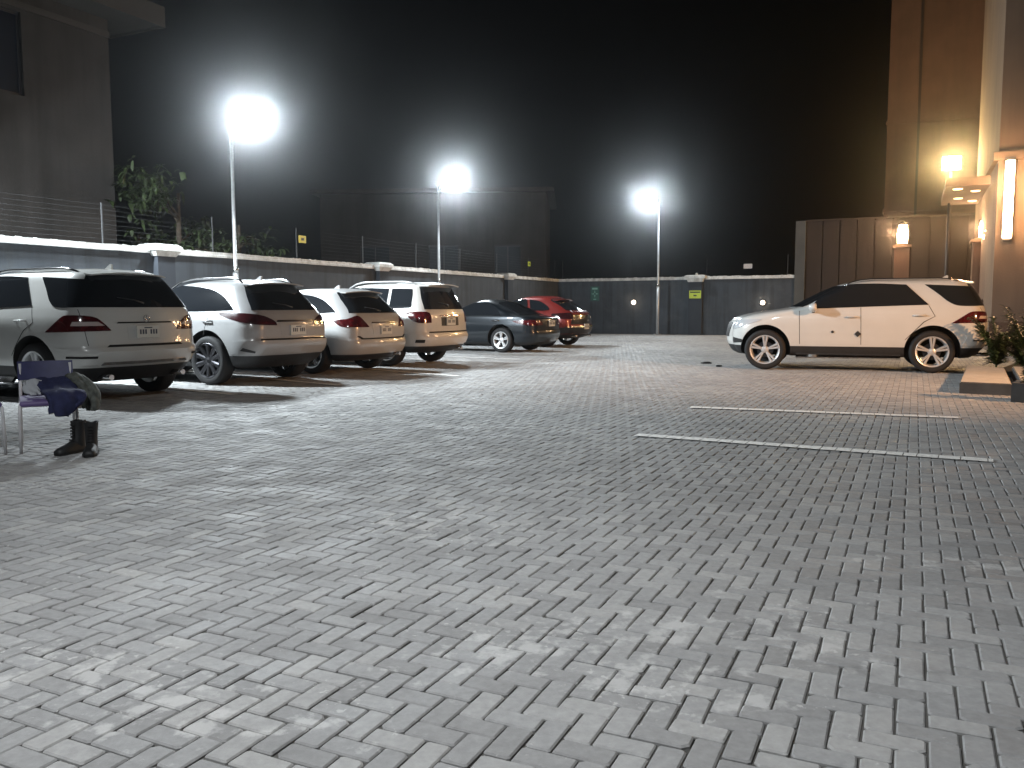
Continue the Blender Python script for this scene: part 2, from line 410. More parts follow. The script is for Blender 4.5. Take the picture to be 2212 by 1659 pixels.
# electric fence on each wall
def fence(org, rot, x0, x1, yy, label):
    f = thing('electric_fence', label, 'fence', org, rot)
    n = int(round((x1-x0)/3.1))
    for i in range(n+1):
        x = x0+(x1-x0)*i/n
        boxes('post', M['wire'], [(x-.012, x+.012, yy-.012, yy+.012, H+.10, H+.98)], f)
    for k in range(8):
        z = H+.24+k*.1
        bm = bmesh.new()
        for i in range(n):
            a = x0+(x1-x0)*i/n; b = x0+(x1-x0)*(i+1)/n
            tube(bm, [(a+(b-a)*j/4, yy, z-.012*math.sin(math.pi*j/4)) for j in range(5)], .0022, 4, False)
        link('wire', bm, M['wire'], f)
    return f
fence(C, math.atan2(D.y, D.x), .2, 31, -.08, 'thin stranded electric fence along the top of the long left wall')
fence(C, math.atan2(E.y, E.x), .2, 10.4, .08, 'thin stranded electric fence on top of the far end wall')
def wallthing(name, cat, label, t, z, w, h, axis, inside, material, group=None, dep=.012):
    org = C+(D if axis == 'D' else E)*t
    o = boxes(name, material, [(-w/2, w/2, -dep/2, dep/2, -h/2, h/2)], None)
    a = D if axis == 'D' else E
    nrm = E if axis == 'D' else D
    p = org+nrm*inside
    o.location = (p.x, p.y, z); o.rotation_euler.z = math.atan2(a.y, a.x)
    tag(o, label, cat, group); return o
FG = 'warning plates hung on the fence wires'
s1 = wallthing('warning_plate', 'sign', 'amber warning plate on the fence wires between the first two lamp poles', 18.45, 3.10, .30, .2, 'D', -.06, M['yellow'], FG)
s2 = wallthing('warning_plate', 'sign', 'small lime yellow warning plate on the fence wires near the wall corner', 3.2, 3.12, .26, .2, 'D', -.06, M['ysign'], FG)
s3 = wallthing('warning_plate', 'sign', 'pale blank plate on the fence wires over the far wall', 8.76, 2.96, .36, .2, 'E', -.06, M['paleplate'], FG)
# fixing marks at the rear of the plates
for s, rotm in ((s1, 1), (s2, 1)):
    boxes('printed_band', M['ink'], [(-.06, .06, .0065, .009, -.035, .035)], s)
# green assembly sign on far wall: four arrows pointing to the centre, words above and below
g = wallthing('safety_sign', 'sign', 'dark green sign of four arrows pointing inward on the far wall', 1.85, 1.85, .42, .66, 'E', .012, M['greensign'])
bm = bmesh.new()
def arrow(bm, cx, cz, dx, dz, s):
    px, pz = -dz, dx
    pts = [(cx-dx*s*1.4+px*s*.28, cz-dz*s*1.4+pz*s*.28), (cx+px*s*.28, cz+pz*s*.28), (cx+px*s*.75, cz+pz*s*.75), (cx+dx*s, cz+dz*s),
           (cx-px*s*.75, cz-pz*s*.75), (cx-px*s*.28, cz-pz*s*.28), (cx-dx*s*1.4-px*s*.28, cz-dz*s*1.4-pz*s*.28)]
    f = bm.faces.new([bm.verts.new((x, -.0085, z)) for x, z in pts])
for dx, dz in ((1, 0), (-1, 0), (0, 1), (0, -1)): arrow(bm, -dx*.085, -dz*.085-.01, dx, dz, .05)
link('arrow_mark', bm, M['greenink'], g)
bm = bmesh.new()
box(bm, -.13, .13, -.0085, -.0065, .19, .27); link('sign_heading', bm, M['greenink'], g)
bm = bmesh.new(); box(bm, -.07, .07, -.0085, -.0065, -.28, -.24); link('sign_footer', bm, M['greenink'], g)
# lime sign on the pier
y = wallthing('safety_sign', 'sign', 'bright lime yellow sign with a dark heading on the capped pier', 6.56, 1.77, .52, .34, 'E', .175, M['ysign'])
bm = bmesh.new(); box(bm, -.22, .22, -.009, -.0065, .07, .125); link('sign_heading', bm, M['ink'], y)
bm = bmesh.new(); box(bm, -.07, .07, -.009, -.0065, -.08, -.02); link('sign_symbol', bm, M['ink'], y)
# bulkhead lamps on far wall
BG = 'round bulkhead lamps on the far wall'
for t, z, lb in ((3.74, 1.44, 'lit round bulkhead lamp on the far wall by the green sign'), (9.43, 1.40, 'lit round bulkhead lamp on the far wall by the white car bonnet')):
    p = C+E*t+D*.03
    k = thing('wall_lamp', lb, 'lamp', (p.x, p.y, z), math.atan2(E.y, E.x), BG)
    bm = bmesh.new(); rings = lathe(bm, [(.0001, .03), (.12, .03), (.13, 0), (.12, -.03), (.105, -.035)], 20); link('housing', bm, M['lamphousing'], k)
    bm = bmesh.new(); bmesh.ops.create_uvsphere(bm, u_segments=16, v_segments=10, radius=.095, matrix=Matrix.Translation((0, -.05, 0)))
    link('bulb', bm, M['bulb'], k, smooth=True)
    l = bpy.data.objects.new('lamp_light', bpy.data.lights.new('bulkhead', 'POINT')); l.data.energy = 6; l.data.color = (1, .78, .55); l.data.shadow_soft_size = .1
    col.objects.link(l); l.parent = k; l.location = (0, -.2, 0)

# ------------------------------------------------------------------ pole lamps
POWER = 1750.
def pole_lamp(base, z, aim, label, arm=.75, power=1., armdir=None, spread=180, tint=(.86, .95, 1.)):
    k = thing('street_lamp', label, 'street lamp', base, 0, 'galvanised pole lamps round the lot')
    bm = bmesh.new(); tube(bm, [(0, 0, 0), (0, 0, 2.15)], .065, 16); tube(bm, [(0, 0, 2.15), (0, 0, 2.2), (0, 0, z)], [.065, .045, .04], 16); link('pole', bm, M['galv'], k)
    bm = bmesh.new(); tube(bm, [(0, 0, 2.08), (0, 0, 2.2)], .078, 16); link('collar', bm, M['chrome'], k)
    bm = bmesh.new(); box(bm, -.16, .16, -.16, .16, 0, .02); 
    for sx in (-1, 1):
        for sy in (-1, 1): tube(bm, [(sx*.12, sy*.12, .02), (sx*.12, sy*.12, .06)], .014, 8)
    link('base_plate', bm, M['galv'], k)
    d = Vector((aim[0]-base[0], aim[1]-base[1], 0)).normalized()
    if armdir: d = Vector((*armdir, 0)).normalized()
    bm = bmesh.new(); tube(bm, [(0, 0, z-.25), (d.x*.06, d.y*.06, z-.05), (d.x*.2, d.y*.2, z+.05), (d.x*arm, d.y*arm, z+.12)], .03, 12); link('arm', bm, M['galv'], k)
    h = Vector((d.x*(arm+.15), d.y*(arm+.15), z+.10))
    ad = Vector((aim[0]-base[0]-h.x, aim[1]-base[1]-h.y, aim[2]-h.z)).normalized()
    # head: its face looks along ad
    zax = -ad; xax = Vector((0, 0, 1)).cross(zax).normalized(); yax = zax.cross(xax)
    mt = Matrix((xax, yax, zax)).transposed().to_4x4(); mt.translation = h
    bm = bmesh.new(); box(bm, -.36, .36, -.24, .24, .0, .07, bev=.012)
    for i in range(9): box(bm, -.32, .32, -.2+i*.05-.006, -.2+i*.05+.006, .068, .11)
    for v in bm.verts: v.co = mt @ v.co
    link('lamp_head', bm, M['lamphousing'], k)
    bm = bmesh.new(); box(bm, -.33, .33, -.21, .21, -.012, -.001)
    for v in bm.verts: v.co = mt @ v.co
    link('led_panel', bm, M['led'], k)
    la = bpy.data.lights.new('flood', 'AREA'); la.shape = 'RECTANGLE'; la.size = .64; la.size_y = .4; la.energy = POWER*power; la.color = tint; la.spread = R(spread)
    lo = bpy.data.objects.new('flood_light', la); col.objects.link(lo); lo.parent = k
    m2 = mt.copy(); m2.translation = h+ad*.03; lo.matrix_local = m2
    return k
def wp(t, s): p = lot(t, s); return (p.x, p.y, 0)
pole_lamp(wp(21.41, .28), 5.42, (-1.0, 13.0, 0), arm=1.15, label='tall lamp pole nearest the camera, rising behind the silver car')
pole_lamp(wp(11.60, .28), 5.42, (4.0, 22.0, 0), 'middle lamp pole, rising behind the pale boxy car', power=.85)
pb = C+E*4.94+D*.28
pole_lamp((6.35, 36.95, 0), 5.7, (4.0, 24., 0), 'lamp pole standing in front of the far end wall', armdir=(-.65, -.3), arm=.4, power=.55)
# two more of the same lamps stand off to the left and behind the camera
pole_lamp(wp(30.5, .28), 5.6, (-5.2, 17.0, 1.), 'lamp pole further along the left wall, out of view', power=1.8, spread=140)
pole_lamp((-3.4, -1.0, 0), 6.0, (-.4, 3.6, 0), 'lamp pole behind the camera, out of view', arm=1.6, power=.20, spread=120, tint=(.97, .985, 1.))

# ------------------------------------------------------------------ cars
def pchip(xs, ys):
    xs = np.array(xs, float); ys = np.array(ys, float); h = np.diff(xs); dl = np.diff(ys)/h; m = np.zeros(len(xs))
    m[0] = dl[0]; m[-1] = dl[-1]
    for i in range(1, len(xs)-1):
        if dl[i-1]*dl[i] > 0:
            w1 = 2*h[i]+h[i-1]; w2 = h[i]+2*h[i-1]; m[i] = (w1+w2)/(w1/dl[i-1]+w2/dl[i])
    def f(x):
        x = min(max(x, xs[0]), xs[-1]); i = min(max(int(np.searchsorted(xs, x)-1), 0), len(xs)-2)
        t = (x-xs[i])/h[i]
        return float((1+2*t)*(1-t)**2*ys[i]+t*(1-t)**2*h[i]*m[i]+t*t*(3-2*t)*ys[i+1]+t*t*(t-1)*h[i]*m[i+1])
    return f
def smooth_poly(pts, n=5, sharp=()):
    out = []; N = len(pts)
    for i in range(N):
        p0, p1, p2, p3 = (np.array(pts[(i+k) % N], float) for k in (-1, 0, 1, 2))
        if i in sharp: p0 = p1
        if (i+1) % N in sharp: p3 = p2
        for k in range(n):
            t = k/n; a = .5
            q = .5*((2*p1)+(-p0+p2)*t+(2*p0-5*p1+4*p2-p3)*t*t+(-p0+3*p1-3*p2+p3)*t**3)
            out.append((float(q[0]), float(q[1])))
    return out
def dedupe(pts):
    out = []
    for p in pts:
        if not out or math.hypot(p[0]-out[-1][0], p[1]-out[-1][1]) > 1e-4: out.append(p)
    if math.hypot(out[0][0]-out[-1][0], out[0][1]-out[-1][1]) < 1e-4: out.pop()
    return out
class Car:
    def __init__(s, rows, wb, flare=.015, tf=.10, tr=.06, bF=.28, bR=.10):
        # rows: z, x_front, x_rear, half width, corner length front, corner length rear
        s.rows = rows; s.wb = wb; s.tf, s.tr, s.bF, s.bR, s.fl = tf, tr, bF, bR, flare
        z = [r[0] for r in rows]
        s.f = [pchip(z, [r[i] for r in rows]) for i in range(1, 6)]
        zs = []
        for a, b in zip(z, z[1:]):
            n = max(1, min(6, int((b-a)/.022))) if b-a > .03 else 2
            zs += [a+(b-a)*k/n for k in range(n)]
        s.zs = zs+[z[-1]]
        bm = bmesh.new(); rings = []
        for zz in s.zs:
            h = s.half(zz)
            full = [(x, y) for x, y in h]+[(x, -y) for x, y in h[-2:0:-1]]
            rings.append([bm.verts.new((x, y, zz)) for x, y in full])
        n = len(rings[0])
        for a, b in zip(rings, rings[1:]):
            for k in range(n): bm.faces.new((a[k], a[(k+1) % n], b[(k+1) % n], b[k]))
        bm.faces.new(rings[0][::-1]); bm.faces.new(rings[-1])
        bmesh.ops.recalc_face_normals(bm, faces=bm.faces)
        s.bvh = BVHTree.FromBMesh(bm); s.bm = bm
    def half(s, z):
        xf, xr, w, cf, cr = (f(z) for f in s.f)
        L = xr-xf
        cf = min(cf, .42*L); cr = min(cr, .42*L)
        bF = s.bF*min(1, w/.8)*min(1, L/2.5); bR = s.bR*min(1, w/.8)
        fl = s.fl*max(0, 1-abs(z-.6)/.4)
        def ys(x):
            t = max(0, (x-.2)/1.0); q = max(0, (-s.wb+.1-x)/1.0); m = abs((x+s.wb/2)/(s.wb))
            y = w*(1-s.tr*t*t-s.tf*q*q-.010*m*m)
            return y+fl*(math.exp(-(x/.36)**2)+math.exp(-((x+s.wb)/.36)**2))
        ryr = min(.36, .5*w); ryf = min(.42, .5*w)
        out = []
        yi = w-ryr
        for k in range(8): y = yi*k/8; out.append((xr-bR*(y/yi)**2*.6, y))
        x0 = xr-bR*.6
        for k in range(9):
            a = math.pi/2*k/9; xx = x0-cr*(1-math.cos(a)); out.append((xx, yi+(ys(x0-cr)-yi)*math.sin(a)**.9 if a else yi))
        xa = x0-cr; xb0 = xf+bF*.6; xb = xb0+cf
        for k in range(31): x = xa+(xb-xa)*k/30; out.append((x, ys(x)))
        yf = w-ryf
        for k in range(1, 10):
            a = math.pi/2*(1-k/9); xx = xb0+cf*(1-math.cos(a)); out.append((xx, yf+(ys(xb)-yf)*math.sin(a)**.9 if a > 1e-6 else yf))
        for k in range(1, 9): y = yf*(1-k/8); out.append((xf+bF*.6*(y/yf)**2, y))
        return out
    def arc(s, q, z, front=False):
        h = s.half(z)
        if front: h = h[::-1]
        a = abs(q); acc = 0
        for p0, p1 in zip(h, h[1:]):
            d = math.hypot(p1[0]-p0[0], p1[1]-p0[1])
            if acc+d >= a and d > 0:
                t = (a-acc)/d; x = p0[0]+(p1[0]-p0[0])*t; y = p0[1]+(p1[1]-p0[1])*t; break
            acc += d
        else: x, y = h[-1]
        return Vector((x, y if q >= 0 else -y, z))
    def surf(s, mode, u, v):
        if mode in ('B', 'F'):
            fr = mode == 'F'; p = s.arc(u, v, fr); e = .012
            du = s.arc(u+e, v, fr)-s.arc(u-e, v, fr); dv = s.arc(u, v+e, fr)-s.arc(u, v-e, fr)
            n = du.cross(dv).normalized()
            c = Vector((-s.wb/2, 0, v-.2))
            if n.dot(p-c) < 0: n = -n
            return p, n
        sd = -1 if mode == 'L' else 1
        hit = s.bvh.ray_cast(Vector((u, sd*3, v)), Vector((0, -sd, 0)))
        if hit[0] is None: 
            w = s.f[2](v); return Vector((u, sd*w, v)), Vector((0, sd, 0))
        n = hit[1]
        if n.y*sd < 0: n = -n
        return hit[0], n
    def panel(s, name, poly, mode, material, parent, off=.004, depth=.012, g=.06, smoothn=0, sharp=(), label=None):
        if smoothn: poly = dedupe(smooth_poly(poly, smoothn, sharp))
        bm = bmesh.new(); f = bm.faces.new([bm.verts.new((p[0], p[1], 0)) for p in poly])
        x0, x1 = min(p[0] for p in poly), max(p[0] for p in poly); y0, y1 = min(p[1] for p in poly), max(p[1] for p in poly)
        for k in range(1, int((x1-x0)/g)+1):
            bmesh.ops.bisect_plane(bm, geom=bm.verts[:]+bm.edges[:]+bm.faces[:], plane_co=(x0+k*g, 0, 0), plane_no=(1, 0, 0), dist=1e-5)
        for k in range(1, int((y1-y0)/g)+1):
            bmesh.ops.bisect_plane(bm, geom=bm.verts[:]+bm.edges[:]+bm.faces[:], plane_co=(0, y0+k*g, 0), plane_no=(0, 1, 0), dist=1e-5)
        info = {}
        for v in bm.verts: info[v] = s.surf(mode, v.co.x, v.co.y)
        be = [e for e in bm.edges if e.is_boundary]
        low = {}
        for v, (p, n) in info.items():
            v.co = p+n*off
        for e in be:
            for v in e.verts:
                if v not in low: p, n = info[v]; low[v] = bm.verts.new(p+n*(off-depth))
        for e in be: bm.faces.new((e.verts[0], e.verts[1], low[e.verts[1]], low[e.verts[0]]))
        bmesh.ops.triangulate(bm, faces=[f for f in bm.faces if len(f.verts) > 4])
        bmesh.ops.recalc_face_normals(bm, faces=bm.faces)
        c = Vector((-s.wb/2, 0, .8)); tot = sum((f.normal.dot(f.calc_center_median()-c))*f.calc_area() for f in bm.faces)
        if tot < 0: bmesh.ops.reverse_faces(bm, faces=bm.faces)
        o = link(name, bm, material, parent, smooth=True, autosharp=50)
        if label: o['label'] = label
        return o
def strip(p0, p1, w, n=8):
    d = np.array(p1, float)-np.array(p0, float); L = np.hypot(*d); d /= L; nn = np.array([-d[1], d[0]])*w/2
    p0, p1 = np.array(p0), np.array(p1)
    return [tuple(p0-nn), tuple(p1-nn), tuple(p1+nn), tuple(p0+nn)]
def make_wheel(r, rr, width, parent, x, side, spokes=5, dbl=True, rimmat='rim'):
    # side -1 left (y negative outward)
    w = bpy.data.objects.new('wheel', None)
    bm = bmesh.new(); h = width/2
    lathe(bm, [(.001, -.02), (.15, -.02), (.155, -.01), (.155, .01), (.03, .015)], 28)
    tube(bm, [(0, -.02, 0), (0, -.08, 0)], .06, 14)
    bmesh.ops.recalc_face_normals(bm, faces=bm.faces)
    w = link('wheel', bm, M['darkrim'], parent, smooth=True, autosharp=30)
    w.location = (x, side*(.955-.0-h), r)
    w.rotation_euler.z = 0 if side < 0 else math.pi
    bm = bmesh.new()
    lathe(bm, [(rr-.012, h*.75), (rr, h*.95), (rr+.02, h), (rr+(r-rr)*.55, h*1.06), (r-.025, h*.98), (r-.006, h*.8), (r, h*.4), (r, 0), (r, -h*.4), (r-.006, -h*.8), (r-.025, -h*.98),
               (rr+(r-rr)*.55, -h*1.06), (rr+.02, -h), (rr, -h*.95), (rr-.012, -h*.75)], 48)
    link('tyre', bm, M['rubber'], w, smooth=True)
    bm = bmesh.new()
    lathe(bm, [(rr-.002, -h*.97), (rr+.006, -h*1.0), (rr+.002, -h*1.03), (rr-.02, -h*.96), (rr-.032, -h*.7), (rr-.045, 0), (rr-.03, h*.8)], 48)
    rim_r = rr-.015
    for k in range(spokes):
        a0 = 2*math.pi*k/spokes+math.pi/2
        for off in ((-.13, .13) if dbl else (0,)):
            wi, wo = (.020, .026) if dbl else (.035, .042)
            a1 = a0+off; ai = a0+off*.55
            pin = Vector((math.cos(ai)*.055, -h*.72, math.sin(ai)*.055)); pm = Vector((math.cos(a1)*rim_r*.6, -h*.80, math.sin(a1)*rim_r*.6)); po = Vector((math.cos(a1)*rim_r, -h*.90, math.sin(a1)*rim_r))
            pt = Vector((-math.sin(a1), 0, math.cos(a1)))
            prev = None
            for (p, ww) in ((pin, wi), (pm, (wi+wo)/2*.9), (po, wo)):
                sec = [bm.verts.new(p+pt*ww), bm.verts.new(p+pt*ww*.55+Vector((0, -.018, 0))), bm.verts.new(p-pt*ww*.55+Vector((0, -.018, 0))), bm.verts.new(p-pt*ww), bm.verts.new(p-pt*ww+Vector((0, .035, 0))), bm.verts.new(p+pt*ww+Vector((0, .035, 0)))]
                if prev:
                    for i in range(6): bm.faces.new((prev[i], prev[(i+1) % 6], sec[(i+1) % 6], sec[i]))
                prev = sec
    lathe(bm, [(.001, -h*.92), (.035, -h*.92), (.06, -h*.84), (.075, -h*.65)], 20)
    bmesh.ops.recalc_face_normals(bm, faces=bm.faces)
    link('rim', bm, M[rimmat], w, smooth=True, autosharp=35)
    return w

def build_car(cfg, paint, label, loc, rot, group):
    c = Car(cfg['rows'], cfg['wb'], **cfg.get('shape', {}))
    t = thing(cfg['name'], label, 'car', (loc[0], loc[1], 0), rot, group)
    P = M[paint]; wb = cfg['wb']; wr = cfg.get('wheel', .375); rr = cfg.get('rimr', .265); zc = cfg['clad']
    # body with wheel arches cut through
    me = bpy.data.meshes.new('body'); c.bm.to_mesh(me)
    body = bpy.data.objects.new('body', me); col.objects.link(body)
    cb = bmesh.new(); ar = wr+.08
    for x in (0, -wb):
        for sd in (-1, 1):
            r = bmesh.ops.create_cone(cb, cap_ends=True, segments=56, radius1=ar, radius2=ar, depth=.6, matrix=Matrix.Translation((x, sd*.92, wr+.015)) @ Matrix.Rotation(math.pi/2, 4, 'X'))
    cme = bpy.data.meshes.new('cutter'); cb.to_mesh(cme); cb.free(); cut = bpy.data.objects.new('cutter', cme); col.objects.link(cut)
    md = body.modifiers.new('b', 'BOOLEAN'); md.object = cut; md.operation = 'DIFFERENCE'; md.solver = 'EXACT'
    dg = bpy.context.evaluated_depsgraph_get(); me2 = bpy.data.meshes.new_from_object(body.evaluated_get(dg))
    bpy.data.objects.remove(body); bpy.data.objects.remove(cut)
    for m in (P, M['well'], M['blackplastic']): me2.materials.append(m)
    while len(me2.materials) > 3: me2.materials.pop(index=0)
    me2.name = 'body'
    for p in me2.polygons:
        k = 0; cc = p.center
        for x in (0, -wb):
            if math.hypot(cc.x-x, cc.z-wr-.015) < ar*1.001 and abs(cc.y) > .55 and all(math.hypot(me2.vertices[v].co.x-x, me2.vertices[v].co.z-wr-.015) < ar+.002 for v in p.vertices): k = 1
        if k == 0 and cc.z < zc-.001: k = 2
        p.material_index = k
    me2.shade_smooth(); me2.set_sharp_from_angle(angle=R(32))
    b = bpy.data.objects.new('body', me2); col.objects.link(b); b.parent = t
    c.bm.free()
    for nm, poly, modes, mk, kw in cfg['panels']:
        for mo in modes:
            pl = poly
            par = t
            if mo in ('Bl', 'Fl'): pl = [(-p[0], p[1]) for p in poly][::-1]
            if kw.get('under'): par = next(o for o in bpy.data.objects if o.parent == t and o.name.split('.')[0] == kw['under'])
            k2 = {k: v for k, v in kw.items() if k != 'under'}
            if mo in ('Bl', 'Fl') and 'sharp' in k2: k2['sharp'] = tuple((len(poly)-1-i) for i in k2['sharp'])
            o = c.panel(nm, pl, mo[0], P if mk == 'P' else M[mk], par, **k2)
    # wheels
    for x in (0, -wb):
        for sd in (-1, 1): 
            w = make_wheel(wr, rr, .24, t, x, sd, cfg.get('spokes', 5), cfg.get('dbl', True), cfg.get('rimmat', 'rim'))
            w.location.y = sd*(cfg.get('track', .93)-.12)
    # door handles
    for (x, z) in cfg.get('handles', []):
        for sd in (-1, 1):
            p, n = c.surf('L' if sd < 0 else 'R', x, z)
            bm = bmesh.new(); tube(bm, [(p.x-.11, p.y+n.y*.0, z-.004), (p.x-.09, p.y+sd*.035, z), (p.x+.07, p.y+sd*.035, z+.004), (p.x+.10, p.y, z+.002)], [.011, .015, .015, .011], 8)
            link('door_handle', bm, P if cfg.get('hpaint', 1) else M['chrome'], t)
    # mirrors
    mx, mz = cfg['mirror']
    for sd in (-1, 1):
        p, n = c.surf('L' if sd < 0 else 'R', mx, mz)
        bm = bmesh.new(); bmesh.ops.create_uvsphere(bm, u_segments=16, v_segments=10, radius=1, matrix=Matrix.Translation((mx+.02, p.y+sd*.15, mz+.07)) @ Matrix.Diagonal((.105, .13, .085, 1)))
        for v in bm.verts:
            if v.co.x > mx+.05: v.co.x = mx+.05+(v.co.x-mx-.05)*.2
        mir = link('side_mirror', bm, P, t, smooth=True)
        bm = bmesh.new(); tube(bm, [(mx, p.y-sd*.02, mz-.01), (mx+.01, p.y+sd*.10, mz+.03)], [.035, .028], 8); link('mirror_arm', bm, M['blackplastic'], mir)
    # roof rails
    if cfg.get('rails'):
        x0, x1, yy, lift = cfg['rails']
        for sd in (-1, 1):
            pts = []
            for k in range(13):
                x = x0+(x1-x0)*k/12
                hit = c.bvh.ray_cast(Vector((x, sd*yy, 3)), Vector((0, 0, -1)))
                z = hit[0].z if hit[0] else 1.6
                e = math.sin(math.pi*k/12)
                pts.append((x, sd*yy, z-.005+lift*min(1, e*2.6)))
            bm = bmesh.new(); tube(bm, pts, .017, 8); link('roof_rail', bm, M[cfg.get('railmat', 'chrome')], t)
    # spoiler lip above the rear window
    if cfg.get('spoiler'):
        x0, x1, z0, z1, hw, drop = cfg['spoiler']
        bm = bmesh.new(); rows = []
        for k in range(13):
            y = -hw+2*hw*k/12; q = (y/hw)**2
            rows.append([bm.verts.new(v) for v in ((x0-.05*q, y, z0-.035*q), (x1-.07*q, y, z1-.035*q), (x1-.01-.07*q, y, z1-drop-.035*q), (x0-.05*q, y, z0-drop*1.5-.035*q))])
        for a, b2 in zip(rows, rows[1:]):
            for k in range(4): bm.faces.new((a[k], a[(k+1) % 4], b2[(k+1) % 4], b2[k]))
        bm.faces.new(rows[0]); bm.faces.new(rows[-1][::-1]); bmesh.ops.recalc_face_normals(bm, faces=bm.faces)
        link('rear_spoiler', bm, P, t, smooth=True, autosharp=40)
    # fin aerial
    if cfg.get('fin'):
        x = cfg['fin']; hit = c.bvh.ray_cast(Vector((x, 0, 3)), Vector((0, 0, -1))); z = hit[0].z
        bm = bmesh.new(); prism(bm, [(x-.09, z-.01), (x+.06, z-.01), (x+.065, z+.06), (x+.035, z+.065)], -.014, .014); bmesh.ops.recalc_face_normals(bm, faces=bm.faces); link('roof_aerial', bm, P, t)
    # number plate
    pz = cfg['plate']; p, n = c.surf('B', 0, pz)
    bm = bmesh.new(); box(bm, -.012, .012, -.17, .17, -.08, .08, bev=.004)
    pl = link('number_plate', bm, M['plate'], t); pl.location = (p.x+.012, 0, pz)
    bm = bmesh.new()
    for k in range(7):
        if k != 3: box(bm, .013, .0145, -.13+k*.04, -.106+k*.04, -.03, .03)
    box(bm, .013, .0145, -.06, .06, .045, .06)
    link('plate_lettering', bm, M['plateink'], pl)
    # badge
    if cfg.get('badge'):
        p, n = c.surf('B', 0, cfg['badge']); bm = bmesh.new()
        for k in range(20):
            pass
        lathe(bm, [(.04, 0), (.045, -.004), (.05, 0), (.045, .004), (.04, 0)], 24)
        for k in range(3):
            a = math.pi/2+k*2*math.pi/3; tube(bm, [(0, 0, 0), (.043*math.cos(a), 0, .043*math.sin(a))], [.007, .003], 6)
        bd = link('badge', bm, M['chrome'], t); bd.rotation_euler = (0, 0, math.pi/2); bd.location = p+Vector((.012, 0, 0))
    # rear wiper
    if cfg.get('wiper'):
        x, z = cfg['wiper']; pts = []
        for q, v in ((.0, z), (-.12, z+.04), (-.34, z+.07)):
            pp, n = c.surf('B', q, v); pts.append(pp+n*.022)
        bm = bmesh.new(); tube(bm, pts, [.014, .009, .006], 6); link('rear_wiper', bm, M['blackplastic'], t)
    # exhausts
    for yy in cfg.get('exhaust', []):
        bm = bmesh.new(); prof = []
        tube(bm, [(cfg['xexh']-.25, yy, .33), (cfg['xexh'], yy, .335)], .036, 14); link('exhaust_pipe', bm, M['chrome'], t)
    return t

rrect = lambda x0, x1, z0, z1: [(x0, z0), (x1, z0), (x1, z1), (x0, z1)]
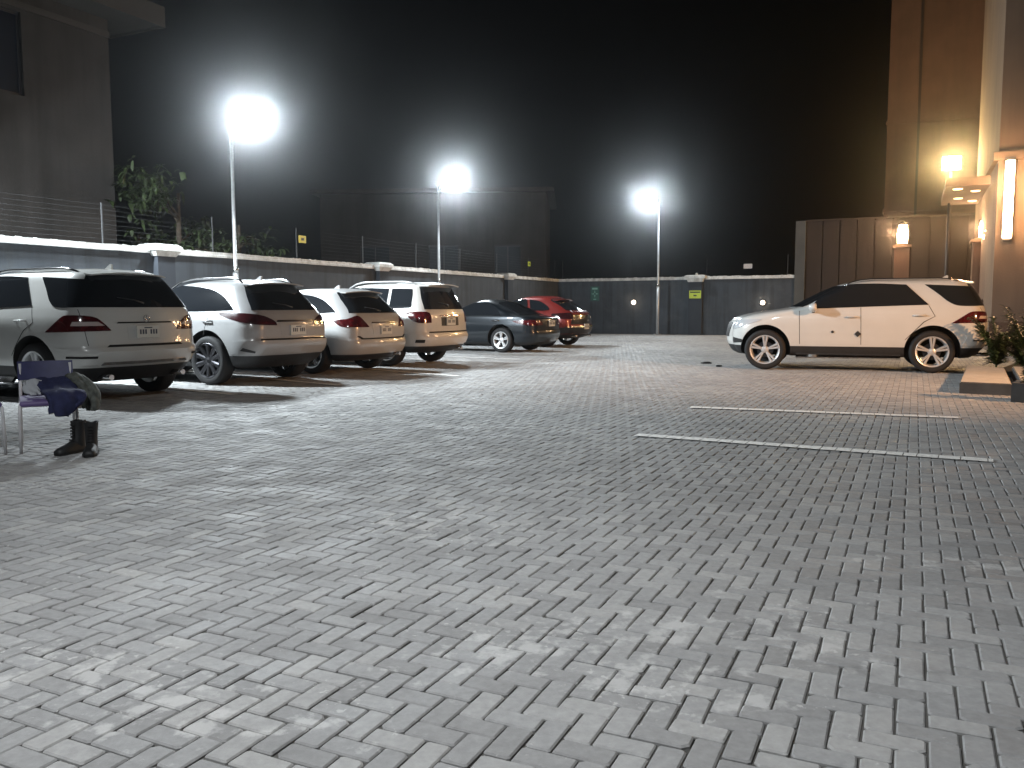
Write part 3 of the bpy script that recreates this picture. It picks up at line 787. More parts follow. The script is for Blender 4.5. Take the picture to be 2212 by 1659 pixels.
# --- mid-size SUV with wrap-round rear glass
ML = dict(name='parked_suv', wb=2.915, clad=.46, wheel=.385, rimr=.275, track=.955,
  rows=[(.27, -3.50, .72, .80, .35, .30), (.33, -3.62, .80, .88, .45, .34), (.46, -3.70, .93, .925, .55, .36), (.56, -3.735, 1.00, .945, .6, .36), (.66, -3.74, 1.03, .955, .6, .34), (.72, -3.73, .985, .962, .6, .32),
        (.85, -3.70, .965, .965, .6, .30), (.98, -3.60, .955, .958, .62, .28), (1.06, -3.38, .945, .945, .6, .27), (1.11, -3.12, .935, .93, .55, .26), (1.15, -2.82, .93, .915, .42, .26), (1.19, -2.56, .92, .90, .35, .26),
        (1.23, -2.44, .905, .882, .30, .27), (1.35, -2.22, .855, .820, .28, .30), (1.50, -1.93, .775, .740, .28, .32), (1.60, -1.70, .70, .680, .28, .30), (1.65, -1.54, .645, .630, .26, .26), (1.69, -1.30, .57, .54, .26, .24), (1.715, -1.0, .44, .40, .26, .24), (1.727, -.7, .25, .20, .2, .2)],
  handles=[(-1.36, 1.015), (-.22, 1.045)], mirror=(-2.05, 1.12), rails=(-1.55, .42, .56, .045), spoiler=(.42, .74, 1.700, 1.668, .56, .018), fin=.25, plate=.90, badge=1.07, wiper=(0, 1.26), exhaust=(-.55, .55), xexh=.96,
  panels=[
    ('side_window', [(-2.14, 1.165), (-1.0, 1.205), (-.08, 1.235), (-.45, 1.605), (-1.0, 1.63), (-1.55, 1.60), (-1.88, 1.42)], ['L', 'R'], 'glass', dict(off=.010, g=.03, smoothn=4, sharp=(0, 2, 3))),
    ('quarter_window', [(.44, 1.215), (.80, 1.215), (.69, 1.56), (-.14, 1.605), (.06, 1.45), (.26, 1.28)], ['L', 'R'], 'glass', dict(off=.010, g=.03, smoothn=4, sharp=(1, 2, 3))),
    ('rear_window', [(-.79, 1.215), (.79, 1.215), (.70, 1.47), (.58, 1.625), (-.58, 1.625), (-.70, 1.47)], ['B'], 'glass', dict(smoothn=3, sharp=(0, 1, 3, 4), off=.006)),
    ('windscreen', [(-.86, 1.20), (.86, 1.20), (.66, 1.60), (-.66, 1.60)], ['F'], 'glass', dict(off=.010, g=.03)),
    ('tail_light', [(.50, .925), (1.43, .905), (1.14, 1.075), (1.0, 1.115), (.72, 1.10), (.60, 1.03)], ['B', 'Bl'], 'lampred', dict(smoothn=3, sharp=(0, 1), off=.010, g=.05)),
    ('indicator_lens', [(.58, .985), (.98, .985), (.95, 1.035), (.66, 1.035)], ['B', 'Bl'], 'lampclear', dict(off=.0125, depth=.003)),
    ('headlight', [(.55, .80), (.80, .78), (1.20, .92), (1.22, .97), (.80, .95), (.58, .90)], ['F', 'Fl'], 'clearglass', dict(smoothn=3, off=.008)),
    ('grille', [(-.40, .62), (.40, .62), (.47, .90), (-.47, .90)], ['F'], 'blackplastic', dict(off=.01)),
    ('fog_lamp', [(.66, .50), (.98, .52), (.98, .58), (.72, .62)], ['F', 'Fl'], 'blackplastic', dict(off=.006)),
    ('rear_bumper', [(-1.22, .50), (1.22, .50), (1.22, .705), (-1.22, .705)], ['B'], 'P', dict(off=.012, depth=.02, g=.08)),
    ('bumper_trim', [(-.58, .715), (.58, .715), (.54, .745), (-.54, .745)], ['B'], 'seam', dict(off=.004)),
    ('bumper_trim', [(.72, .585), (1.10, .585), (1.10, .612), (.72, .612)], ['B', 'Bl'], 'seam', dict(off=.015, depth=.006)),
    ('bumper_trim', [(-.66, .50), (.66, .50), (.62, .535), (-.62, .535)], ['B'], 'chrome', dict(off=.016, depth=.006)),
    ('plate_recess', [(-.28, .80), (.28, .80), (.28, .995), (-.28, .995)], ['B'], 'P', dict(off=.002)),
    ('tailgate_handle', [(-.42, 1.012), (.42, 1.012), (.40, 1.03), (-.40, 1.03)], ['B'], 'seam', dict(off=.006)),
    ('door_seam', strip((-2.30, 1.13), (-2.28, .50), .009), ['L', 'R'], 'seam', dict(off=.0015, depth=.004)),
    ('door_seam', strip((-1.22, 1.19), (-1.20, .50), .009), ['L', 'R'], 'seam', dict(off=.0015, depth=.004)),
    ('door_seam', [(-.085, 1.225), (.02, 1.03), (-.16, .93), (-.46, .60), (-.452, .595), (-.15, .92), (.032, 1.028), (-.074, 1.225)], ['L', 'R'], 'seam', dict(off=.0015, depth=.004)),
    ('tailgate_seam', strip((.86, 1.19), (.80, .74), .008), ['B', 'Bl'], 'seam', dict(off=.0015, depth=.004)),
    ('running_board', [(-2.35, .30), (-.52, .30), (-.52, .325), (-2.35, .325)], ['L', 'R'], 'chrome', dict(off=.09, depth=.10)),
  ])
GL = 'cars parked tail out along the left wall'
suv_a = build_car(ML, 'white', 'white SUV parked nearest the camera, by the purple chairs', (-5.62, 11.55), R(-28.5), GL)
suv_r = build_car(ML, 'white', 'white SUV parked alone across the lot near the concrete slab', (7.95, 16.2), R(-20.6), None)
for nm, x, z, s in (('door_dent', -1.70, .735, .026), ('door_dent', -1.26, .70, .058)):
    # dark patches painting the shade of two dents in the lone car's front door
    bm = bmesh.new(); k = bmesh.ops.create_circle(bm, cap_ends=True, segments=4 if s > .05 else 9, radius=s)
    for v in bm.verts: v.co = Vector((v.co.x, 0, v.co.y))
    r = bmesh.ops.extrude_face_region(bm, geom=bm.faces[:])
    for v in r['geom']:
        if isinstance(v, bmesh.types.BMVert): v.co.y += .01
    bmesh.ops.recalc_face_normals(bm, faces=bm.faces)
    o = link('dent_shade', bm, M['blackplastic'], suv_r); o.location = (x, -.972, z)
# --- crossover with tapering glass and high lamps
RX = dict(name='parked_suv', wb=2.74, clad=.47, wheel=.385, rimr=.27, track=.94, rimmat='darkrim', dbl=False, spokes=10,
  rows=[(.27, -3.42, .74, .78, .35, .30), (.34, -3.56, .85, .87, .45, .36), (.47, -3.66, .97, .915, .55, .40), (.58, -3.69, 1.03, .935, .6, .42), (.68, -3.69, 1.045, .943, .6, .42), (.74, -3.68, 1.02, .945, .6, .42),
        (.88, -3.64, 1.02, .94, .6, .40), (.99, -3.45, 1.005, .925, .6, .38), (1.05, -3.1, .985, .905, .55, .36), (1.10, -2.45, .965, .88, .4, .34), (1.15, -2.14, .935, .855, .33, .33),
        (1.20, -2.05, .90, .835, .3, .33), (1.32, -1.80, .80, .78, .3, .34), (1.45, -1.50, .69, .715, .3, .33), (1.55, -1.22, .60, .665, .3, .3), (1.60, -1.02, .54, .60, .28, .28), (1.635, -.78, .45, .50, .26, .26), (1.655, -.5, .32, .36, .24, .24), (1.663, -.3, .12, .18, .2, .2)],
  handles=[(-.98, .98), (.02, 1.0)], mirror=(-1.90, 1.07), rails=(-1.35, .50, .55, .07), spoiler=(.35, .70, 1.640, 1.612, .58, .02), fin=.20, plate=.86, badge=None, wiper=(0, 1.20), exhaust=(), xexh=.9,
  panels=[
    ('side_window', [(-1.92, 1.115), (-1.0, 1.145), (0, 1.16), (.50, 1.175), (.34, 1.30), (.10, 1.43), (-.25, 1.52), (-.85, 1.565), (-1.20, 1.545), (-1.55, 1.38)], ['L', 'R'], 'glass', dict(off=.010, g=.03, smoothn=4, sharp=(0, 3))),
    ('rear_window', [(-.76, 1.17), (.76, 1.17), (.68, 1.38), (.58, 1.585), (-.58, 1.585), (-.68, 1.38)], ['B'], 'glass', dict(smoothn=3, sharp=(0, 1, 3, 4), off=.006)),
    ('windscreen', [(-.80, 1.15), (.80, 1.15), (.62, 1.54), (-.62, 1.54)], ['F'], 'glass', dict(off=.010, g=.03)),
    ('tail_light', [(.42, .935), (.78, .95), (1.05, 1.0), (1.40, 1.09), (1.36, 1.13), (.90, 1.12), (.62, 1.08), (.45, 1.0)], ['B', 'Bl'], 'lampdark', dict(smoothn=3, sharp=(0, 3), off=.010, g=.05)),
    ('tail_light_lens', [(.46, .945), (.76, .96), (.74, .995), (.48, .985)], ['B', 'Bl'], 'lampred', dict(off=.0125, depth=.003)),
    ('headlight', [(.55, .82), (.85, .80), (1.25, .93), (1.2, .97), (.80, .95)], ['F', 'Fl'], 'clearglass', dict(smoothn=3, off=.008)),
    ('grille', [(-.35, .60), (.35, .60), (.42, .86), (-.42, .86)], ['F'], 'blackplastic', dict(off=.01)),
    ('rear_bumper', [(-1.2, .50), (1.2, .50), (1.2, .70), (-1.2, .70)], ['B'], 'P', dict(off=.014, depth=.02, g=.08)),
    ('bumper_trim', [(-.74, .705), (.74, .705), (.72, .73), (-.72, .73)], ['B'], 'seam', dict(off=.008)),
    ('bumper_reflector', [(.80, .52), (1.04, .555), (1.0, .60), (.80, .545)], ['B', 'Bl'], 'blackplastic', dict(off=.018, depth=.006)),
    ('tailgate_handle', [(-.42, .985), (.42, .985), (.40, 1.012), (-.40, 1.012)], ['B'], 'chrome', dict(off=.014)),
    ('plate_recess', [(-.34, .79), (.34, .79), (.36, .97), (-.36, .97)], ['B'], 'P', dict(off=.003)),
    ('door_seam', strip((.02, 1.14), (-.06, .78), .009), ['L', 'R'], 'seam', dict(off=.0015, depth=.004)),
    ('door_seam', strip((-1.12, 1.12), (-1.12, .50), .009), ['L', 'R'], 'seam', dict(off=.0015, depth=.004)),
  ])
build_car(RX, 'silver', 'silver crossover with dark wheels and roof rails, second in the parked row', (-4.32, 14.05), R(-29), GL)
# --- low crossover wagon
VZ = dict(name='parked_wagon', wb=2.775, clad=.36, wheel=.36, rimr=.25, track=.93,
  rows=[(.24, -3.42, .76, .78, .35, .30), (.30, -3.58, .88, .87, .45, .36), (.36, -3.64, .96, .90, .5, .38), (.48, -3.70, 1.03, .93, .6, .42), (.58, -3.71, 1.05, .945, .6, .42), (.64, -3.70, 1.02, .95, .6, .42),
        (.80, -3.66, 1.02, .945, .6, .40), (.90, -3.50, 1.01, .935, .6, .38), (.98, -3.1, .985, .912, .55, .36), (1.03, -2.5, .96, .89, .4, .34), (1.08, -2.2, .93, .865, .33, .33),
        (1.13, -2.08, .89, .84, .3, .33), (1.24, -1.80, .78, .785, .3, .34), (1.36, -1.48, .66, .725, .3, .33), (1.46, -1.18, .56, .67, .3, .3), (1.51, -.98, .50, .61, .28, .28), (1.545, -.75, .42, .51, .26, .26), (1.565, -.5, .30, .37, .24, .24), (1.573, -.3, .12, .18, .2, .2)],
  handles=[(-1.0, .93), (.0, .95)], mirror=(-1.92, 1.02), rails=None, spoiler=(.30, .62, 1.550, 1.522, .56, .02), fin=-.1, plate=.80, badge=None, wiper=(0, 1.13), exhaust=(.5,), xexh=.98,
  panels=[
    ('side_window', [(-1.95, 1.05), (-1.0, 1.08), (0, 1.10), (.52, 1.12), (.36, 1.24), (.10, 1.37), (-.25, 1.44), (-.85, 1.475), (-1.20, 1.455), (-1.55, 1.29)], ['L', 'R'], 'glass', dict(off=.010, g=.03, smoothn=4, sharp=(0, 3))),
    ('rear_window', [(-.78, 1.11), (.78, 1.11), (.72, 1.22), (.66, 1.42), (.52, 1.50), (-.52, 1.50), (-.66, 1.42), (-.72, 1.22)], ['B'], 'glass', dict(smoothn=3, sharp=(0, 1), off=.006)),
    ('windscreen', [(-.80, 1.08), (.80, 1.08), (.62, 1.45), (-.62, 1.45)], ['F'], 'glass', dict(off=.010, g=.03)),
    ('tail_light', [(.46, .855), (.98, .865), (1.12, .92), (1.20, .985), (.90, 1.0), (.66, 1.06), (.56, .97)], ['B', 'Bl'], 'lampred', dict(smoothn=3, sharp=(0, 3), off=.010, g=.05)),
    ('headlight', [(.55, .74), (.85, .72), (1.25, .85), (1.2, .89), (.80, .87)], ['F', 'Fl'], 'clearglass', dict(smoothn=3, off=.008)),
    ('grille', [(-.42, .55), (.42, .55), (.45, .76), (-.45, .76)], ['F'], 'blackplastic', dict(off=.01)),
    ('rear_bumper', [(-1.2, .38), (1.2, .38), (1.2, .63), (-1.2, .63)], ['B'], 'P', dict(off=.014, depth=.02, g=.08)),
    ('bumper_trim', [(-.66, .635), (.66, .635), (.76, .70), (.70, .70), (.62, .66), (-.62, .66), (-.70, .70), (-.76, .70)], ['B'], 'seam', dict(off=.008)),
    ('tailgate_handle', [(-.40, .92), (.40, .92), (.38, .945), (-.38, .945)], ['B'], 'chrome', dict(off=.014)),
    ('plate_recess', [(-.36, .72), (.36, .72), (.38, .91), (-.38, .91)], ['B'], 'P', dict(off=.003)),
    ('door_seam', strip((.04, 1.08), (-.06, .72), .009), ['L', 'R'], 'seam', dict(off=.0015, depth=.004)),
  ])
build_car(VZ, 'pearl', 'pearl white low wagon with a rounded rear window, third in the parked row', (-3.26, 16.27), R(-27), GL)
# --- boxy SUV
HL = dict(name='parked_suv', wb=2.79, clad=.42, wheel=.375, rimr=.255, track=.93,
  shape=dict(tf=.10, tr=.04, bF=.25, bR=.07, flare=.015),
  rows=[(.28, -3.42, .78, .78, .35, .30), (.34, -3.58, .90, .87, .45, .32), (.42, -3.64, .98, .905, .5, .32), (.54, -3.70, 1.05, .93, .55, .32), (.64, -3.71, 1.06, .94, .55, .30), (.70, -3.70, 1.02, .945, .55, .28),
        (.90, -3.66, 1.01, .945, .55, .26), (1.02, -3.50, 1.0, .935, .55, .26), (1.08, -3.1, .99, .92, .5, .26), (1.12, -2.5, .98, .90, .4, .26), (1.16, -2.25, .965, .885, .33, .26),
        (1.21, -2.12, .95, .87, .3, .26), (1.34, -1.86, .905, .815, .3, .26), (1.48, -1.58, .85, .755, .3, .26), (1.60, -1.32, .79, .70, .3, .26), (1.66, -1.15, .75, .65, .28, .25), (1.70, -.95, .69, .56, .26, .24), (1.72, -.7, .58, .42, .24, .24), (1.73, -.45, .35, .2, .2, .2)],
  handles=[(-1.0, 1.0), (.0, 1.02)], mirror=(-1.95, 1.10), rails=(-1.30, .55, .57, .06), railmat='silver', spoiler=(.60, .93, 1.715, 1.695, .60, .02), fin=None, plate=.92, badge=None, wiper=(0, 1.24), exhaust=(.5,), xexh=.98,
  panels=[
    ('side_window', [(-1.98, 1.15), (-1.0, 1.175), (-.02, 1.19), (-.05, 1.60), (-.9, 1.625), (-1.36, 1.58), (-1.66, 1.40)], ['L', 'R'], 'glass', dict(off=.010, g=.03, smoothn=4, sharp=(0, 2, 3))),
    ('quarter_window', [(.06, 1.19), (.55, 1.20), (.58, 1.30), (.54, 1.56), (.45, 1.59), (.03, 1.60)], ['L', 'R'], 'glass', dict(off=.010, g=.03, smoothn=3, sharp=(0, 5))),
    ('rear_window', [(-.78, 1.17), (.78, 1.17), (.74, 1.40), (.64, 1.63), (-.64, 1.63), (-.74, 1.40)], ['B'], 'glass', dict(smoothn=3, sharp=(0, 1, 3, 4), off=.006)),
    ('windscreen', [(-.84, 1.17), (.84, 1.17), (.64, 1.60), (-.64, 1.60)], ['F'], 'glass', dict(off=.010, g=.03)),
    ('tail_light', [(.68, .90), (.98, .90), (1.18, 1.0), (1.22, 1.10), (.96, 1.12), (.70, 1.10)], ['B', 'Bl'], 'lampred', dict(smoothn=3, sharp=(0, 3), off=.010, g=.05)),
    ('headlight', [(.55, .84), (.85, .82), (1.2, .95), (1.15, 1.0), (.80, .97)], ['F', 'Fl'], 'clearglass', dict(smoothn=3, off=.008)),
    ('grille', [(-.42, .62), (.42, .62), (.45, .86), (-.45, .86)], ['F'], 'blackplastic', dict(off=.01)),
    ('rear_bumper', [(-1.25, .46), (1.25, .46), (1.25, .68), (-1.25, .68)], ['B'], 'P', dict(off=.016, depth=.02, g=.08)),
    ('bumper_trim', [(-.76, .69), (.76, .69), (.74, .72), (-.74, .72)], ['B'], 'seam', dict(off=.008)),
    ('tailgate_handle', [(-.40, 1.03), (.40, 1.03), (.38, 1.06), (-.38, 1.06)], ['B'], 'chrome', dict(off=.014)),
    ('plate_recess', [(-.34, .83), (.34, .83), (.34, 1.01), (-.34, 1.01)], ['B'], 'blackplastic', dict(off=.003)),
    ('bumper_vent', [(.86, .50), (1.05, .50), (1.05, .56), (.86, .56)], ['B', 'Bl'], 'seam', dict(off=.020, depth=.006)),
    ('door_seam', strip((.02, 1.17), (-.02, .80), .009), ['L', 'R'], 'seam', dict(off=.0015, depth=.004)),
  ])
build_car(HL, 'white', 'white boxy SUV with an upright tail, fourth in the parked row', (-2.19, 18.33), R(-27), GL)
# --- saloon
SD = dict(name='parked_sedan', wb=2.775, clad=.28, wheel=.335, rimr=.225, track=.90, spokes=5, dbl=True,
  shape=dict(tf=.10, tr=.08, bF=.28, bR=.14, flare=.012),
  rows=[(.20, -3.42, .78, .76, .35, .30), (.24, -3.56, .92, .84, .45, .36), (.28, -3.62, .98, .87, .5, .38), (.40, -3.68, 1.07, .90, .6, .42), (.52, -3.70, 1.10, .91, .6, .42), (.60, -3.69, 1.08, .912, .6, .42),
        (.72, -3.65, 1.08, .91, .6, .40), (.80, -3.50, 1.075, .90, .6, .38), (.88, -3.1, 1.06, .885, .55, .36), (.93, -2.6, 1.03, .87, .45, .34), (.955, -2.3, .98, .86, .38, .32), (.985, -2.12, .70, .845, .33, .34),
        (1.03, -2.0, .55, .815, .3, .36), (1.13, -1.76, .35, .76, .3, .38), (1.23, -1.50, .12, .70, .3, .38), (1.33, -1.22, -.12, .64, .3, .36), (1.38, -1.05, -.28, .58, .28, .3), (1.415, -.9, -.42, .47, .24, .26), (1.435, -.8, -.55, .30, .2, .2)],
  handles=[(-1.15, .84), (-.15, .86)], mirror=(-1.92, .96), rails=None, spoiler=None, fin=None, plate=.78, badge=None, wiper=None, exhaust=(.5,), xexh=1.0, hpaint=0,
  panels=[
    ('side_window', [(-1.90, .975), (-1.0, .99), (-.05, 1.0), (-.22, 1.18), (-.52, 1.30), (-.95, 1.34), (-1.22, 1.28), (-1.55, 1.13)], ['L', 'R'], 'glass', dict(off=.010, g=.03, smoothn=4, sharp=(0, 2))),
    ('window_trim', strip((-1.9, .962), (-.02, .988), .016), ['L', 'R'], 'chrome', dict(off=.006)),
    ('rear_window', [(-.70, 1.01), (.70, 1.01), (.62, 1.2), (.50, 1.35), (-.50, 1.35), (-.62, 1.2)], ['B'], 'glass', dict(smoothn=3, sharp=(0, 1), off=.006)),
    ('windscreen', [(-.76, 1.0), (.76, 1.0), (.58, 1.33), (-.58, 1.33)], ['F'], 'glass', dict(off=.010, g=.03)),
    ('tail_light', [(.44, .74), (.90, .735), (1.28, .80), (1.36, .855), (.90, .875), (.50, .86)], ['B', 'Bl'], 'lampred', dict(smoothn=3, sharp=(0, 3), off=.010, g=.05)),
    ('headlight', [(.55, .64), (.85, .62), (1.25, .74), (1.2, .78), (.80, .76)], ['F', 'Fl'], 'clearglass', dict(smoothn=3, off=.008)),
    ('grille', [(-.42, .40), (.42, .40), (.45, .66), (-.45, .66)], ['F'], 'blackplastic', dict(off=.01)),
    ('rear_bumper', [(-1.25, .30), (1.25, .30), (1.25, .58), (-1.25, .58)], ['B'], 'P', dict(off=.016, depth=.02, g=.08)),
    ('boot_trim', [(-.42, .86), (.42, .86), (.42, .88), (-.42, .88)], ['B'], 'chrome', dict(off=.010)),
    ('boot_seam', strip((-.86, .60), (.86, .60), .012), ['B'], 'seam', dict(off=.002)),
    ('plate_recess', [(-.30, .69), (.30, .69), (.30, .85), (-.30, .85)], ['B'], 'blackplastic', dict(off=.003)),
    ('door_seam', strip((-.08, .98), (-.22, .62), .009), ['L', 'R'], 'seam', dict(off=.0015, depth=.004)),
  ])
build_car(SD, 'slate', 'dark slate grey saloon car, fifth in the parked row', (.14, 23.55), R(-29.5), GL)
# --- fastback crossover
FX = dict(name='parked_hatchback', wb=2.80, clad=.40, wheel=.375, rimr=.27, track=.93,
  shape=dict(tf=.10, tr=.10, bF=.28, bR=.16, flare=.02),
  rows=[(.26, -3.42, .72, .78, .35, .30), (.32, -3.58, .84, .87, .45, .36), (.40, -3.64, .92, .905, .5, .38), (.50, -3.70, .98, .93, .6, .42), (.60, -3.71, 1.00, .945, .6, .42), (.66, -3.70, .98, .95, .6, .42),
        (.82, -3.66, .97, .945, .6, .42), (.92, -3.50, .95, .935, .6, .42), (1.00, -3.1, .92, .91, .55, .42), (1.05, -2.5, .89, .89, .4, .40), (1.09, -2.2, .85, .865, .33, .40),
        (1.14, -2.08, .78, .84, .3, .40), (1.25, -1.82, .60, .785, .3, .42), (1.36, -1.54, .40, .725, .3, .42), (1.46, -1.26, .22, .67, .3, .4), (1.51, -1.08, .12, .61, .28, .38), (1.545, -.9, 0, .51, .26, .34), (1.565, -.7, -.14, .37, .24, .28), (1.573, -.55, -.3, .18, .2, .2)],
  handles=[(-1.0, .93), (.0, .96)], mirror=(-1.92, 1.04), rails=None, spoiler=(.02, .34, 1.50, 1.47, .55, .02), fin=None, plate=.62, badge=None, wiper=None, exhaust=(-.5, .5), xexh=.92,
  panels=[
    ('side_window', [(-1.95, 1.07), (-1.3, 1.09), (-.60, 1.105), (-.72, 1.46), (-1.10, 1.47), (-1.30, 1.42), (-1.60, 1.27)], ['L', 'R'], 'glass', dict(off=.010, g=.03, smoothn=4, sharp=(0, 2, 3))),
    ('quarter_window', [(-.52, 1.108), (.06, 1.12), (.10, 1.20), (-.08, 1.32), (-.30, 1.41), (-.63, 1.455)], ['L', 'R'], 'glass', dict(off=.010, g=.03, smoothn=4, sharp=(0, 5))),
    ('rear_window', [(-.74, 1.12), (.74, 1.12), (.66, 1.30), (.56, 1.47), (-.56, 1.47), (-.66, 1.30)], ['B'], 'glass', dict(smoothn=3, sharp=(0, 1), off=.006)),
    ('windscreen', [(-.80, 1.09), (.80, 1.09), (.62, 1.46), (-.62, 1.46)], ['F'], 'glass', dict(off=.010, g=.03)),
    ('tail_light', [(.60, .86), (1.05, .86), (1.36, .95), (1.30, 1.02), (.90, 1.04), (.66, 1.02)], ['B', 'Bl'], 'lampdark', dict(smoothn=3, sharp=(0, 3), off=.010, g=.05)),
    ('headlight', [(.55, .74), (.85, .72), (1.25, .85), (1.2, .89), (.80, .87)], ['F', 'Fl'], 'clearglass', dict(smoothn=3, off=.008)),
    ('grille', [(-.42, .55), (.42, .55), (.45, .76), (-.45, .76)], ['F'], 'blackplastic', dict(off=.01)),
    ('rear_bumper', [(-1.25, .42), (1.25, .42), (1.25, .60), (-1.25, .60)], ['B'], 'blackplastic', dict(off=.016, depth=.02, g=.08)),
    ('bumper_trim', [(-1.0, .605), (1.0, .605), (1.0, .63), (-1.0, .63)], ['B'], 'chrome', dict(off=.020)),
    ('tailgate_panel', [(-.80, .70), (.80, .70), (.70, .98), (-.70, .98)], ['B'], 'slate', dict(off=.006)),
    ('door_seam', strip((-.02, 1.10), (-.10, .75), .009), ['L', 'R'], 'seam', dict(off=.0015, depth=.004)),
  ])
build_car(FX, 'red', 'bright red fastback car with dark rear bumper, last in the parked row', (1.44, 26.8), R(-29), GL)
# ------------------------------------------------------------------ chairs, clothes, boots
def make_chair(label, loc, rot):
    # faces local -y
    t = thing('visitor_chair', label, 'chair', loc, rot, 'purple chairs with white tube frames')
    bm = bmesh.new(); box(bm, -.21, .21, -.20, .22, .40, .445, bev=.018)
    for v in bm.verts:
        if v.co.y < -.12: v.co.z -= .02*(-.12-v.co.y)/.08
    link('seat', bm, M['purple'], t, smooth=True, autosharp=40)
    bm = bmesh.new(); n = 8; rows = []
    for i in range(n+1):
        x = -.215+.43*i/n; c = .03*(1-(x/.215)**2)
        rows.append([bm.verts.new((x, y+c+.235, z)) for y, z in ((-.014, .58), (.012, .575), (.05, .735), (.025, .74))])
    for a, b in zip(rows, rows[1:]):
        for k in range(4): bm.faces.new((a[k], a[(k+1) % 4], b[(k+1) % 4], b[k]))
    bm.faces.new(rows[0]); bm.faces.new(rows[-1][::-1]); bmesh.ops.recalc_face_normals(bm, faces=bm.faces)
    link('backrest', bm, M['navy'], t, smooth=True, autosharp=40)
    for sx in (-1, 1):
        bm = bmesh.new(); tube(bm, [(sx*.215, -.21, 0), (sx*.212, -.20, .30), (sx*.208, -.19, .385), (sx*.205, -.15, .405), (sx*.205, .2, .395)], .0125, 10); link('leg', bm, M['tube'], t)
        bm = bmesh.new(); tube(bm, [(sx*.21, .30, 0), (sx*.205, .22, .36), (sx*.20, .22, .45), (sx*.195, .265, .72)], .0125, 10); link('leg', bm, M['tube'], t)
    bm = bmesh.new(); tube(bm, [(-.205, .2, .39), (.205, .2, .39)], .011, 8); tube(bm, [(-.205, -.14, .385), (.205, -.14, .385)], .011, 8); link('crossbar', bm, M['tube'], t)
    return t
cA = make_chair('purple chair cut off by the picture edge, with nothing hanging on it', (-4.50, 6.98, 0), R(36))
cB = make_chair('purple chair with navy jacket and grey trousers thrown over it', (-4.00, 7.24, 0), R(30))
def cloth(name, ctrl, material, label, cat, thick=.02, wr=.022, seed=1, nu=26, nv=34):
    # ctrl: rows of 3D points (a drape surface given by a small control grid), smoothly resampled and wrinkled
    rs = random.Random(seed); G = [[Vector(p) for p in r] for r in ctrl]
    def cr(pts, t):
        n = len(pts)-1; i = min(int(t*n), n-1); u = t*n-i
        p0, p1, p2, p3 = pts[max(i-1, 0)], pts[i], pts[i+1], pts[min(i+2, n)]
        return .5*((2*p1)+(p2-p0)*u+(2*p0-5*p1+4*p2-p3)*u*u+(3*p1-3*p2+p3-p0)*u**3)
    ph = [rs.uniform(0, 6.3) for _ in range(6)]
    bm = bmesh.new(); rows = []
    for i in range(nv+1):
        v = i/nv; row = []
        for j in range(nu+1):
            u = j/nu; rowp = [cr(r, u) for r in G]; p = cr(rowp, v)
            w = wr*(math.sin(9*u+5*v+ph[0])+.6*math.sin(21*u-6*v+ph[1])+.4*math.sin(13*v+7*u+ph[2]))
            row.append(bm.verts.new(p+Vector((w*.35, -w, w*.25))))
        rows.append(row)
    for a, b in zip(rows, rows[1:]):
        for k in range(nu): bm.faces.new((a[k], a[k+1], b[k+1], b[k]))
    bm.normal_update()
    bmesh.ops.solidify(bm, geom=bm.faces[:], thickness=thick); bmesh.ops.recalc_face_normals(bm, faces=bm.faces)
    o = link(name, bm, material, smooth=True); tag(o, label, cat); return o
cB_m = Matrix.Translation((-4.00, 7.24, 0)) @ Matrix.Rotation(R(30), 4, 'Z')
def onB(x, y, z): return tuple(cB_m @ Vector((x, y, z)))
cloth('jacket', [[onB(-.06, .21, .565), onB(.07, .215, .57), onB(.19, .21, .565)], [onB(-.07, .12, .53), onB(.07, .12, .545), onB(.22, .10, .53)], [onB(-.05, -.04, .475), onB(.08, -.06, .49), onB(.24, -.06, .48)],
                 [onB(-.02, -.19, .465), onB(.11, -.20, .475), onB(.27, -.18, .465)], [onB(.0, -.25, .41), onB(.12, -.265, .41), onB(.27, -.25, .41)], [onB(.03, -.262, .33), onB(.12, -.275, .30), onB(.22, -.262, .36)]],
      M['jacket'], 'dark navy jacket slung over the chair seat below the backrest', 'jacket', .035, .014, 2)
cloth('trousers', [[onB(.16, .20, .60), onB(.23, .19, .61), onB(.30, .16, .58)], [onB(.20, .08, .555), onB(.28, .08, .565), onB(.35, .05, .53)], [onB(.25, -.03, .49), onB(.32, -.04, .50), onB(.385, -.04, .46)],
                   [onB(.28, -.09, .41), onB(.335, -.10, .41), onB(.385, -.08, .40)], [onB(.27, -.10, .34), onB(.33, -.12, .31), onB(.39, -.09, .35)]],
      M['camo'], 'mottled grey trousers hanging off the corner of the chair seat', 'trousers', .025, .012, 5)
cloth('towel', [[onB(-.18, .10, .56), onB(-.10, .12, .58), onB(-.03, .12, .56)], [onB(-.17, .03, .50), onB(-.09, .05, .52), onB(-.02, .03, .50)], [onB(-.12, -.06, .455), onB(-.05, -.05, .46), onB(.02, -.07, .46)]],
      M['cloth'], 'small pale cloth crumpled on the chair seat beside the jacket', 'cloth', .02, .010, 9, 12, 12)
